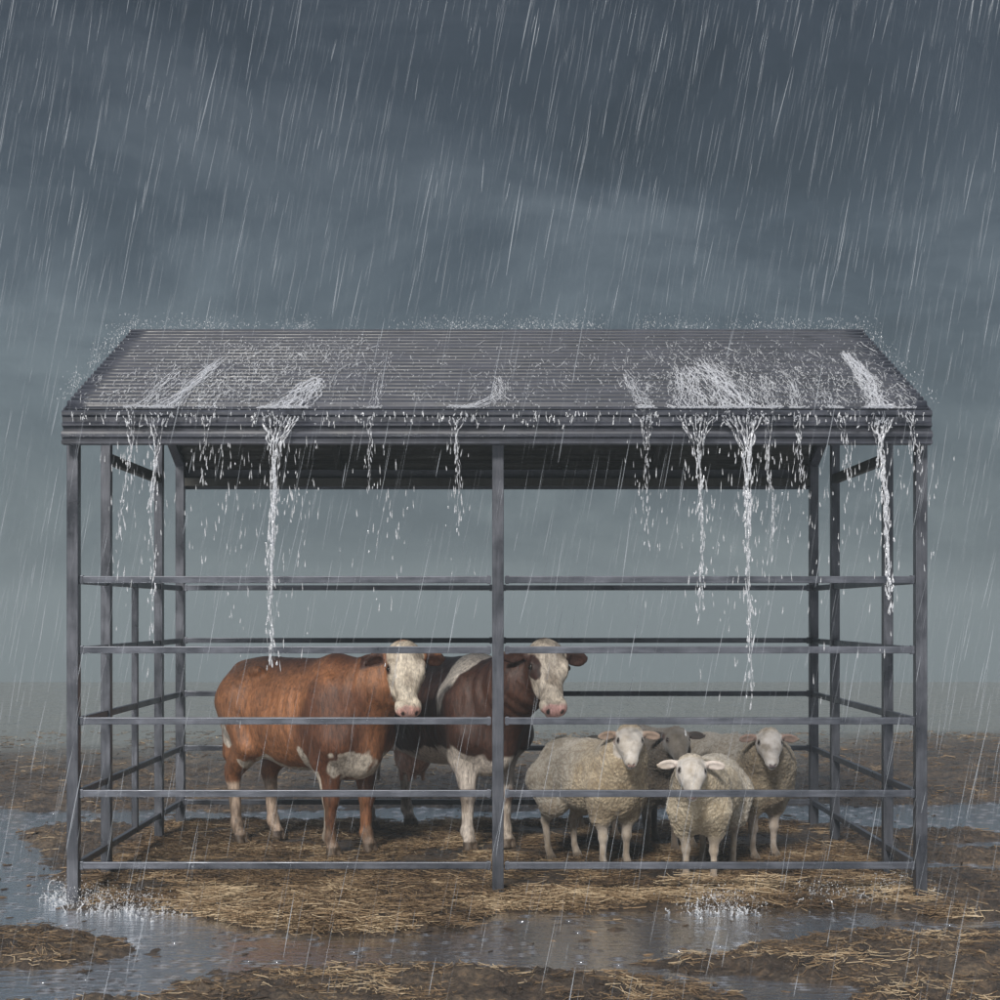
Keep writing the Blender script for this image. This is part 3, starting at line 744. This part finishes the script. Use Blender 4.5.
def build_sheep(label, loc, heading, Lg, sz, head_pos, hyaw, hpitch, hroll, pal, hs=1.0, earang=(0, 0), seed=0, fat=1.0):
    root = props(empty('sheep', loc, heading), label, 'sheep', 'sheep standing under the shelter')
    B = Body(); a = Lg/2; s = sz
    B.ell((-.0, 0, .60*s), (a+.04, .235*s*fat, .250*s), k=.08)
    B.ell((a-.02, 0, .595*s), (.19*s, .195*s*fat, .250*s), k=.08)
    B.ell((-a+.02, 0, .61*s), (.22*s, .215*s*fat, .240*s), k=.08)
    B.cone((a+.03, 0, .50*s), (a+.05, 0, .66*s), .155*s*fat, .17*s*fat, k=.08)
    for q in (1, -1):
        B.cone((-a-.03, q*.13*s, .55*s), (-a+.05, q*.14*s, .40*s), .15*s, .10*s, k=.06)
        B.cone((-a+.04, q*.135*s, .40*s), (-a-.07, q*.12*s, .27*s), .085*s, .030*s, k=.04)
        B.cone((-a-.07, q*.12*s, .27*s), (-a-.045, q*.115*s, .085*s), .026*s, .020*s, k=.02)
        B.cone((-a-.045, q*.115*s, .085*s), (-a-.02, q*.115*s, .04*s), .022*s, .025*s, k=.01)
        for w_ in (-1, 1): B.cone((-a-.012, q*.115*s+w_*.014, .03*s), (-a-.0, q*.115*s+w_*.015, .006), .019*s, .021*s, k=.004)
        B.cone((a+.02, q*.12*s, .50*s), (a+.0, q*.115*s, .36*s), .12*s, .075*s, k=.06)
        B.cone((a, q*.11*s, .36*s), (a+.005, q*.10*s, .22*s), .050*s, .029*s, k=.03)
        B.ell((a+.007, q*.10*s, .215*s), (.030*s, .028*s, .033*s), k=.02)
        B.cone((a+.005, q*.10*s, .21*s), (a, q*.10*s, .08*s), .024*s, .020*s, k=.02)
        B.cone((a, q*.10*s, .08*s), (a+.018, q*.10*s, .04*s), .022*s, .025*s, k=.01)
        for w_ in (-1, 1): B.cone((a+.022, q*.10*s+w_*.014, .03*s), (a+.034, q*.10*s+w_*.015, .006), .019*s, .021*s, k=.004)
    HF = head_frame(hyaw, hpitch, hroll); H0 = np.array(head_pos, float)
    def hp(f, s_, u): return H0+HF@(np.array([f, s_, u])*hs)
    nb = hp(.035, 0, -.05); base = np.array([a+.02, 0, .66*s])
    B.cone(base, (base+nb)/2+np.array([0, 0, .0]), .19*s*fat, .145*s, k=.09)
    B.cone((base+nb)/2, nb, .145*s, .082*hs, k=.06)
    c_ = lambda A, Bq, ra, rb, k=.02: B.cone(hp(*A), hp(*Bq), ra*hs, rb*hs, k)
    c_((.01, -.014, -.005), (.09, -.018, .0), .058, .060, .04); c_((.01, .014, -.005), (.09, .018, .0), .058, .060, .04)
    c_((.08, 0, .0), (.20, -.008, -.018), .060, .034, .04); c_((.08, 0, .0), (.20, .008, -.018), .060, .034, .04)
    c_((.06, 0, -.055), (.20, 0, -.050), .058, .028, .04)
    B.ell(hp(.225, 0, -.026), np.array([.034, .034, .030])*hs, HF, .02)
    B.ell(hp(.215, 0, -.062), np.array([.034, .026, .014])*hs, HF, .012)
    B.ell(hp(.245, 0, -.050), np.array([.03, .045, .004])*hs, HF, .006, sub=True)
    for q in (1, -1):
        B.ell(hp(.085, q*.060, .014), np.array([.032, .020, .016])*hs, HF, .018)
        B.ell(hp(.088, q*.076, .030), np.array([.016, .010, .009])*hs, HF, .006, sub=True)
        B.ell(hp(.252, q*.016, -.018), np.array([.010, .007, .009])*hs, HF, .005, sub=True)
        Er = HF@rotm((1, 0, 0), q*(-.10+earang[0 if q > 0 else 1]))@rotm((0, 0, 1), q*-.12)@rotm((0, 1, 0), 1.2)
        e0 = np.array([.025, q*.068, .008]); dr = rotm((1, 0, 0), q*(-.10+earang[0 if q > 0 else 1]))@np.array([0, q, 0])
        B.ell(hp(*(e0+dr*.01)), np.array([.020, .03, .018])*hs, HF, .018)
        B.ell(hp(*(e0+dr*.065)), np.array([.030, .062, .0115])*hs, Er, .010)
        B.ell(hp(*(e0+dr*.070+np.array([.012, 0, 0]))), np.array([.020, .045, .008])*hs, Er, .005, sub=True)
    V, Q = B.mesh(.0062)
    nrm = vnormals(V, Q); hdc = (V-H0)@HF/hs
    x, y, z = V.T
    face = sstep(.0, .035, hdc[:, 0]+.005-1.9*np.maximum(-hdc[:, 2]-.025, 0)+.008*fbm(hdc*40, 2, 4))*sstep(0, .012, .088+hdc[:, 2])*(np.abs(hdc[:, 1]) < .10)*(hdc[:, 0] < .34)
    ear = sstep(.076, .088, np.abs(hdc[:, 1]))*(np.abs(hdc[:, 0]-.030) < .040)*(np.abs(hdc[:, 2]-.006) < .045)*(np.abs(hdc[:, 1]) < .19)
    legs = sstep(.0, .05, (.335+.03*fbm(V*12, 2, seed))*s-z)
    bare = np.clip(np.maximum(np.maximum(face, ear), legs), 0, 1); wool = 1-bare
    wd = worley(V*42+1.5*fbm(V*9, 2, seed+3)[:, None], seed); wd2 = worley(V*85, seed+4)
    disp = (.006-.010*wd)+(.003-.006*wd2)+.012*fbm(V*6, 3, seed+1)
    V = V+nrm*(wool*disp)[:, None]+nrm*((1-wool)*.0015*fbm(V*20, 2, 2))[:, None]
    V[:, 2] = np.maximum(V[:, 2], 0)
    W0, W1, W2, FC, LG, EA, NO = [np.array(q) for q in pal]
    w2 = fbm(V*3.0, 3, seed+7)
    C = np.tile(W0, (len(V), 1)); C = mixc(C, W1, sstep(-.2, .3, w2+1.2*(x-a*.3)/a*.3+.5*((.62*s-z)/.3)))
    C = mixc(C, W2, sstep(.3, .7, wd)*.5); C = mixc(C, (.20, .15, .10), wool*sstep(.05, .35, fbm(V*5, 3, seed+30)+.6*(.42*s-z)/.2-.25)*.55)
    C = mixc(C, LG, legs); C = mixc(C, LG*.32, sstep(0, .015, .042*s-z)); C = mixc(C, (.13, .095, .065), legs*sstep(-.1, .35, fbm(V*[14, 14, 6], 3, seed+20)+.9*(.16*s-z)/.16)*.6)
    C = mixc(C, FC, face); C = mixc(C, FC*.62, face*sstep(0, .5, fbm(hdc*28, 3, seed))*.8); C = mixc(C, EA, ear)
    inner = ear*sstep(.0, .01, hdc[:, 0]-.030)*(1-sstep(.13, .15, np.abs(hdc[:, 1]))); C = mixc(C, EA*.45+np.array([.03, .01, .01]), inner*.8)
    C = mixc(C, NO, (1-sstep(.7, 1.1, np.linalg.norm((hdc-np.array([.250, 0, -.028]))/np.array([.022, .026, .018]), axis=1))))
    C = mixc(C, NO*.3, (hdc[:, 0] > .17)*(hdc[:, 0] < .3)*(1-sstep(.002, .006, np.abs(hdc[:, 2]+.050)))*(np.abs(hdc[:, 1]) < .05))
    for q in (1, -1):
        C = mixc(C, (.03, .02, .018), 1-sstep(.8, 1.3, np.linalg.norm((hdc-np.array([.092, q*.070, .026]))/np.array([.024, .016, .017]), axis=1)))
        C = mixc(C, (.03, .02, .018), 1-sstep(.8, 1.2, np.linalg.norm((hdc-np.array([.256, q*.016, -.018]))/np.array([.012, .007, .008]), axis=1)))
    link('body', V, Q, M_wool, root, colattr=C, attrs={'wool': wool})
    eyes(root, H0, HF, hs, [(.092, .068, .026), (.092, -.068, .026)], .0125)
    return root
CREAM = ((.40, .375, .335), (.44, .37, .265), (.20, .155, .11), (.46, .43, .40), (.36, .31, .26), (.34, .25, .20), (.30, .20, .18))
PALE = ((.58, .55, .50), (.50, .44, .34), (.24, .19, .12), (.52, .49, .46), (.42, .36, .30), (.52, .46, .42), (.34, .24, .22))
DUN = ((.27, .255, .235), (.30, .25, .18), (.13, .105, .075), (.42, .40, .39), (.34, .29, .25), (.20, .14, .12), (.12, .09, .10))
DARK = ((.100, .080, .060), (.085, .065, .046), (.040, .030, .022), (.110, .098, .086), (.10, .085, .075), (.045, .036, .036), (.02, .015, .015))
# large cream sheep
c, hd, Lg = place(613, 870, 554, 856)
Lg = .56; hd = R(-55); c = anchor(613, 872, hd, Lg)
build_sheep('large cream sheep with thick chest fleece and pinkish face, left of the dark sheep', (c[0]+.01, c[1], .016), hd, Lg, 1.04, tolocal((c[0]+.01, c[1]), hd, 629, 735, .925), R(-90)+R(0)-hd, R(42), R(0), CREAM, hs=1.10, seed=1, earang=(.0, .0), fat=.92)
# dark sheep
c = np.array(gp(656, 854)); hd = R(-80); c = c+np.array([-cos(hd), -sin(hd)])*.27
build_sheep('charcoal grey sheep with dark face, standing second from left among the sheep', (c[0]+.03, c[1], .016), hd, .56, 1.06, tolocal((c[0]+.03, c[1]), hd, 675, 736, .872), R(-90)+R(8)-hd, R(38), R(0), DARK, hs=1.08, seed=2, earang=(.08, .08), fat=.9)
# second dark sheep, almost hidden
c = np.array(gp(603, 838)); hd = R(-84); c = c+np.array([-cos(hd), -sin(hd)])*.20
build_sheep('dark sheep hidden behind the large cream sheep with only one ear and legs showing', (c[0], c[1], .016), hd, .48, .90, tolocal(c, hd, 620, 743, .835), R(-90)-hd, R(40), R(0), DARK, hs=1.0, seed=3, earang=(-.1, .1), fat=.85)
# small pale sheep in front
c, hd, Lg = place(700, 881, 722, 863)
Lg = .60; c = anchor(700, 883, hd, Lg)
build_sheep('small pale white sheep standing in front of the flock nearest the rails', (c[0], c[1], .016), hd, Lg, .93, tolocal(c, hd, 691, 765, .972), R(-90)-R(3)-hd, R(40), R(-3), PALE, hs=1.12, seed=4, earang=(.12, .0))
# right sheep at the back
c = np.array(gp(763, 861)); hd = R(-55); c = c+np.array([-cos(hd), -sin(hd)])*.30
build_sheep('dun grey sheep at the right of the flock, standing behind the small pale sheep', (c[0], c[1], .016), hd, .60, 1.03, tolocal(c, hd, 768, 738, .893), R(-90)-hd, R(40), R(0), DUN, hs=1.08, seed=5)

# ------------------------------------------------------------------ water on the roof
def roofpt(px, py, lift=.02):
    dx, dz = (px-497)/1600, -(py-612)/1600
    # CAMH + dz*t = EZ + (t-10-EY)*slope
    t = (EZ+lift-(10+EY)*slope-CAMH)/(dz-slope)
    return np.array([dx*t, t-10, CAMH+dz*t])
def fallpt(px, py, y=-.21):
    t = 10+y; return np.array([(px-497)/1600*t, y, CAMH-(py-612)/1600*t])
def wig(pts, n, amp, seed):
    pts = np.asarray(pts, float); s_ = np.linspace(0, len(pts)-1, n); i = np.minimum(s_.astype(int), len(pts)-2); f = (s_-i)[:, None]
    p = pts[i]*(1-f)+pts[i+1]*f; q = np.stack([s_*2.3+seed*7.1, s_*0+seed, s_*0], 1)
    w = np.stack([fbm(q*1.7, 3, seed), fbm(q*1.7, 3, seed+50)*.5, fbm(q*1.7, 2, seed+90)*.3], 1)
    return p+w*amp
SG = 'run-off streams pouring from the roof'
streams = [ # label, roof trail px, fall px, funnel half-width px at the eave, strands, strength
 ('thin run-off stream at the left end of the roof, falling over the leftmost rails', [(180, 368), (155, 392), (131, 412)], [(130, 416), (131, 444), (124, 492), (117, 540)], 6, 4, .8),
 ('forked run-off stream falling in front of the second post from the left', [(222, 358), (190, 388), (157, 412)], [(156, 418), (156, 458), (150, 506), (154, 560), (152, 640)], 9, 7, 1.1),
 ('short drip falling beside the left rear corner of the roof', [(222, 380), (210, 412)], [(207, 416), (205, 450), (203, 486)], 3, 2, .6),
 ('broad run-off stream falling above the back of the brown cow', [(318, 378), (300, 396), (282, 412)], [(281, 416), (275, 444), (275, 492), (272, 540), (270, 600), (272, 660)], 20, 13, 1.25),
 ('thin broken run-off stream falling right of the broad left stream', [(382, 372), (373, 412)], [(371, 416), (370, 450), (371, 484)], 3, 3, .6),
 ('run-off stream falling from the eave just left of the middle post', [(500, 378), (498, 394), (462, 412)], [(457, 417), (455, 436), (459, 478), (457, 526)], 7, 5, .8),
 ('narrow run-off stream falling above the small pale sheep', [(625, 372), (640, 398), (645, 412)], [(646, 416), (647, 450), (646, 486), (648, 534)], 6, 7, .75),
 ('funnel shaped run-off stream falling above the small pale sheep, left of the widest one', [(682, 368), (688, 390), (696, 412)], [(697, 416), (698, 444), (701, 490), (702, 550), (700, 610)], 20, 12, 1.1),
 ('widest funnel shaped run-off stream, falling above the dun sheep', [(702, 360), (722, 385), (740, 412)], [(741, 416), (746, 450), (748, 500), (748, 590), (752, 690)], 20, 15, 1.3),
 ('wavy run-off stream falling just right of the widest one', [(764, 376), (772, 412)], [(769, 416), (767, 470), (774, 496), (769, 560)], 4, 4, .75),
 ('short run-off stream falling in front of the right rear corner post', [(790, 380), (797, 412)], [(797, 416), (799, 445), (801, 478)], 4, 4, .75),
 ('very short drip running over the fascia left of the strong right stream', [(822, 388), (835, 412)], [(838, 417), (846, 440), (850, 470), (850, 486)], 5, 3, .7),
 ('strong run-off stream at the right end of the roof, over the second post from right', [(846, 352), (868, 382), (876, 398), (881, 412)], [(882, 417), (880, 444), (886, 496), (888, 563), (890, 600)], 11, 12, 1.3),
 ('curved drip at the far right corner of the roof', [(898, 402), (906, 412)], [(908, 416), (915, 440), (922, 464)], 3, 3, .7)]
for si, (lab, trail, fall, fw, ns, st) in enumerate(streams):
    mb = MB()
    R_ = random.Random(100+si)
    for q in range(ns):
        off = (q/(max(ns-1, 1))*2-1)*fw
        tr_ = [roofpt(x+off*(.35+.65*i/(len(trail)-1))+R_.uniform(-2, 2), y+R_.uniform(-3, 3), .040) for i, (x, y) in enumerate(trail)]
        top = fallpt(fall[0][0]+off, fall[0][1])
        n = 46; p = wig(tr_+[top+np.array([0, .02, .012])], n, .035, si*20+q); p[:, 2] = np.maximum(p[:, 2], EZ+np.maximum(p[:, 1]-EY, -.1)*slope+.034)
        g_ = .5+.5*fbm(np.stack([np.arange(n)*.33, np.full(n, q*3.1), np.full(n, si)], 1), 2, 60)
        g_ = np.clip((g_-.22)*2, .05, 1.4)
        for e in (-1, 1):
            if R_.random() < .7: mb.tube(p[4:-6]+np.array([e*R_.uniform(.01, .04), 0, 0])+rng.normal(0, .004, (n-10, 3))*[1, 1, .3], .0030*st*np.roll(g_, e*5)[4:-6], 4)
        mb.tube(p, .0052*st*g_*np.linspace(.9, .6, n), 5, flat=.7)
        # the fall: strands converge then break into drops
        last = min(len(fall)-1, 1+int(len(fall)*R_.uniform(.0, 1)**1.5))
        pts = [fallpt(x+off*(1 if i == 0 else max(.10, .42-.2*i))+R_.uniform(-1.2, 1.2), y, -.21-R_.uniform(0, .03)) for i, (x, y) in enumerate(fall[:last+1])]
        pts[0] = top; n = 12+14*last; p = wig(pts, n, .020, si*30+q+7)
        u = np.linspace(0, 1, n)
        g_ = .5+.5*fbm(np.stack([np.arange(n)*.5, np.full(n, q*5.1), np.full(n, si+9)], 1), 2, 70)
        mb.tube(p, np.maximum(.0046*st*np.clip((g_-.34)*2.6, .04, 1.5)*(1-u**2*.75), .0004), 5)
    # drops along the lower part
    nd = int(16*st*ns**.5)
    for q in range(nd):
        u = R_.uniform(.25, 1); s_ = u*(len(fall)-1); i = min(int(s_), len(fall)-2); f_ = s_-i
        x = fall[i][0]*(1-f_)+fall[i+1][0]*f_; y = fall[i][1]*(1-f_)+fall[i+1][1]*f_
        mb.drop(fallpt(x+R_.gauss(0, 2.6), y+R_.uniform(0, 18), -.21-R_.uniform(0, .05)), R_.uniform(.003, .0065)*st, R_.uniform(.018, .07), (R_.uniform(-.2, .2), 0, 1))
    for q in range(int(4*st*ns**.5)):   # froth on the eave edge
        x = fall[0][0]+R_.gauss(0, fw*.8)
        mb.drop(fallpt(x, fall[0][1]+R_.uniform(-5, 10), -.20), R_.uniform(.003, .007), R_.uniform(.01, .03), (R_.uniform(-1, 1), 0, R_.uniform(.2, 1)))
    props(mb.build('water_stream', M_stream), lab, 'water', SG)

# splashing film and spray on the roof sheets (uncountable)
mb = MB(); R_ = random.Random(5)
clusters = [(270, 365, 60, 18, 420), (300, 350, 50, 12, 220), (130, 395, 35, 14, 130), (190, 385, 40, 18, 200), (240, 395, 40, 16, 180), (400, 385, 80, 22, 160), (500, 395, 20, 15, 80), (600, 370, 60, 22, 150), (645, 395, 14, 14, 60),
            (700, 365, 32, 18, 260), (735, 388, 32, 16, 330), (775, 375, 26, 20, 150), (850, 375, 30, 20, 260), (815, 385, 30, 18, 140), (895, 392, 14, 14, 60), (500, 370, 330, 30, 200)]
for cx, cy, sx, sy, n in clusters:
    for q in range(int(n*2.0)):
        px = R_.gauss(cx, sx); py = R_.gauss(cy, sy)
        if not 337 < py < 411: continue
        p0 = roofpt(px, py, .034)
        if abs(p0[0]) > HX-.05: continue
        if R_.random() < .38:       # little runnel, mostly down-slope
            ln = min(R_.uniform(.02, .20), max(p0[1]-EY, .012)); dx = R_.gauss(0, .22)
            pts = []
            for t in np.linspace(0, 1, 6):
                y = p0[1]-ln*t; x = p0[0]+dx*ln*t+R_.uniform(-.0035, .0035)
                pts.append((x, y, EZ+(y-EY)*slope+.032+R_.uniform(0, .008)))
            r = R_.uniform(.0008, .0034)*R_.uniform(.5, 1.2); mb.tube(pts, [r*.2, r, r*R_.uniform(.4, 1.6), r, r*.6, r*.2], 4)
        else:
            mb.drop(p0+np.array([0, 0, R_.uniform(.0, .02)]), R_.uniform(.0012, .0036), R_.uniform(.004, .022), (R_.uniform(-1, 1), R_.uniform(-.5, .5), R_.uniform(.2, 1)))
# spray along the ridge and the verges
for q in range(4200):
    x = R_.uniform(-HX, HX)
    c_ = vnoise(np.array([[x*3.5, .5, .5]]), 4)[0]+.7*vnoise(np.array([[x*11, 2.5, .5]]), 6)[0]
    if c_+R_.uniform(-.5, .5) < .05: continue
    h = abs(R_.gauss(0, .045)); r = R_.uniform(.0007, .0026); mb.drop((x, RY+R_.uniform(-.08, .05), RZ+.02+h), r, r*R_.uniform(2, 8), (R_.uniform(-1, 1), 0, 1))
for q in range(900):
    t = R_.random(); s_ = R_.choice((-1, 1)); y = EY+(RY-EY)*t
    if vnoise(np.array([[t*9, s_*3.5, .5]]), 4)[0]+R_.uniform(-.4, .4) < .0: continue
    r = R_.uniform(.0007, .0028); mb.drop((s_*(HX+R_.gauss(.01, .035)), y, EZ+(y-EY)*slope+.03+abs(R_.gauss(0, .05))), r, r*R_.uniform(2, 8), (R_.uniform(-.8, .8), 0, 1))
for q in range(330):    # beads on the eave
    px = R_.uniform(72, 924); mb.drop(fallpt(px, 413+abs(R_.gauss(0, 6)), -.175), R_.uniform(.0025, .0055), R_.uniform(.01, .045), (R_.uniform(-.3, .3), 0, 1))
# loose drops falling from the eave
for q in range(620):
    cx = R_.choice([120, 155, 205, 230, 240, 275, 275, 290, 300, 370, 400, 457, 646, 700, 700, 725, 748, 748, 770, 797, 815, 850, 885, 885, 920])
    px = R_.gauss(cx, 12); py = 440+abs(R_.gauss(0, 90))
    mb.drop(fallpt(px, py, -.21-R_.uniform(-.02, .1)), R_.uniform(.0018, .0048), R_.uniform(.015, .075), (R_.uniform(-.15, .15), 0, 1))
props(mb.build('roof_spray', M_splash), 'white rain spray and runnels splashing over the ribbed grey roof', 'spray', kind='stuff')

# splashes where the run-off hits the puddles
def splash(cx, cy, sx, n, hmax, seed):
    R_ = random.Random(seed)
    for q in range(int(n*3.2)):
        px = R_.gauss(cx, sx); py = cy+R_.gauss(0, 4); x, y = gp(px, py)
        if R_.random() < .13:
            h = hmax*.6*R_.random()**2; dx = R_.gauss(0, .45)*h
            r = R_.uniform(.0015, .0055)
            pts = [(x+dx*t+.01*R_.uniform(-1, 1), y+R_.uniform(-.01, .01), WZ+h*math.sin(t*pi*.62)) for t in np.linspace(0, 1, 6)]
            mb.tube(pts, [r*1.5, r, r*.8, r*R_.uniform(.4, 1.3), r*.7, r*.4], 5)
            mb.drop(np.array(pts[-1])+np.array([0, 0, .01]), r*1.1, r*2.6)
        else:
            h = hmax*1.1*R_.random()**2; mb.drop((x, y, WZ+.005+h), R_.uniform(.0010, .0036), R_.uniform(.003, .012), (R_.uniform(-1, 1), 0, 1))
mb = MB()
splash(75, 898, 16, 150, .11, 1); splash(115, 905, 26, 230, .10, 2); splash(165, 908, 24, 90, .06, 3)
splash(715, 905, 17, 190, .11, 4); splash(745, 906, 14, 80, .08, 5); splash(835, 898, 26, 210, .11, 6); splash(893, 893, 14, 170, .12, 7); splash(930, 895, 14, 50, .06, 8)
props(mb.build('puddle_splash', M_splash), 'white crown splashes leaping from the puddles at the foot of the shelter', 'splash', kind='stuff')

# rain
mb = MB(); R_ = random.Random(9)
def rain(n, d0, d1, r0, l0, l1):
    for q in range(n):
        d = d0+(d1-d0)*R_.random()**.8
        px = R_.uniform(-60, 1060); k = 10/d; x = (px-497)/160/k
        z = R_.uniform(.05, CAMH+640/160/k); y = d-10
        if -.25 < y < D+.3 and abs(x) < HX and z < 3.9: continue
        ln = R_.uniform(l0, l1); an = R(R_.gauss(10.5, 1.6)); r = r0*R_.uniform(.35, 1.4)
        dv = np.array([sin(an), R_.uniform(-.03, .03), cos(an)]); c = np.array([x, y, z])
        mb.tube([c-dv*ln*.5, c-dv*ln*.2, c+dv*ln*.2, c+dv*ln*.5], [r*.3, r, r*.8, r*.1], 3, .04+.30*R_.random()**2.3)
rain(1800, 4.5, 9.6, .0018, .08, .36)
rain(4600, 10, 26, .0034, .15, .65)
props(mb.build('rain', M_rain, attr='tint'), 'pale slanting streaks of heavy rain falling in front of and behind the shelter', 'rain', kind='stuff')

# ------------------------------------------------------------------ haze
bpy.ops.mesh.primitive_cube_add(size=1)
hz = bpy.context.object; hz.name = 'haze'; hz.data.name = 'haze'
hz.location = (0, 330, -17.5); hz.scale = (700, 694, 53)
m, nt, out = mat('haze'); pv = N(nt, 'ShaderNodeVolumePrincipled', Density=.0044, Anisotropy=.0); pv.inputs['Color'].default_value = (.42, .485, .51, 1)
L(nt, pv.outputs[0], out.inputs['Volume']); hz.data.materials.append(m); props(hz, 'grey rain haze filling the air', 'haze', kind='stuff')

# ------------------------------------------------------------------ world and light
SUN_EL, SUN_AZ = 34, -14      # azimuth of the sun measured from behind the camera
w = bpy.data.worlds.new('World'); sc.world = w; w.use_nodes = True; nt = w.node_tree; nt.nodes.clear()
out = nt.nodes.new('ShaderNodeOutputWorld'); bg = nt.nodes.new('ShaderNodeBackground'); bg.inputs[1].default_value = .1
sky = N(nt, 'ShaderNodeTexSky'); sky.sky_type = 'NISHITA'; sky.sun_disc = False; sky.sun_elevation = R(SUN_EL); sky.sun_rotation = R(180+14); sky.dust_density = 4; sky.air_density = 1.5
tc = N(nt, 'ShaderNodeTexCoord'); sp = N(nt, 'ShaderNodeSeparateXYZ'); L(nt, tc.outputs['Generated'], sp.inputs[0])
ad = N(nt, 'ShaderNodeMath', operation='MULTIPLY_ADD'); ad.inputs[1].default_value = .9; ad.inputs[2].default_value = .1; L(nt, sp.outputs['Z'], ad.inputs[0])
elev = ramp(nt, ad.outputs[0], [(.05, (1.34, 1.52, 1.42)), (.10, (1.24, 1.48, 1.56)), (.15, (1.08, 1.36, 1.54)), (.21, (.88, 1.14, 1.36)), (.28, (.66, .86, 1.08)), (.37, (.46, .58, .75)), (.43, (.36, .45, .59)), (.50, (2.1, 2.3, 2.8)), (.65, (4.6, 4.8, 5.3)), (1.0, (5.6, 5.7, 6.0))])
mp = N(nt, 'ShaderNodeMapping'); mp.inputs['Scale'].default_value = (1.0, 1.0, 2.1); mp.inputs['Location'].default_value = (.35, 0, .2); L(nt, tc.outputs['Generated'], mp.inputs[0])
cn = noise(nt, 4.6, 8, .60, mp.outputs[0], .55)
cr = ramp(nt, cn.outputs[0], [(.30, (.42, .47, .54)), (.47, (.86, .90, .96)), (.66, (1.75, 1.70, 1.64))])
mu = N(nt, 'ShaderNodeMix', data_type='RGBA', blend_type='MULTIPLY'); mu.inputs[0].default_value = 1; L(nt, elev.outputs[0], mu.inputs[6]); L(nt, cr.outputs[0], mu.inputs[7])
mx = N(nt, 'ShaderNodeMix', data_type='RGBA'); mx.inputs[0].default_value = .94; L(nt, sky.outputs[0], mx.inputs[6]); L(nt, mu.outputs[2], mx.inputs[7])
L(nt, mx.outputs[2], bg.inputs[0]); L(nt, bg.outputs[0], out.inputs[0])
sd = bpy.data.lights.new('sun', 'SUN'); sd.energy = 3.9; sd.angle = R(12); sd.color = (1, .96, .90)
so = bpy.data.objects.new('sun', sd); col.objects.link(so); so.location = (-5, -8, 12)
so.rotation_euler = (R(90-SUN_EL), 0, R(SUN_AZ))

# ------------------------------------------------------------------ camera
cd = bpy.data.cameras.new('camera'); cam = bpy.data.objects.new('camera', cd); col.objects.link(cam)
cam.location = (0, -10, CAMH); cam.rotation_euler = (R(90), 0, 0)
cd.lens = 57.6; cd.sensor_width = 36; cd.shift_x = .003; cd.shift_y = .112; cd.clip_end = 2000; cd.clip_start = .1
sc.camera = cam
sc.view_settings.view_transform = 'Standard'; sc.view_settings.look = 'None'; sc.view_settings.exposure = 0; sc.view_settings.gamma = 1
sc.cycles.max_bounces = 8; sc.cycles.transparent_max_bounces = 24; sc.cycles.volume_bounces = 1; sc.cycles.use_denoising = True
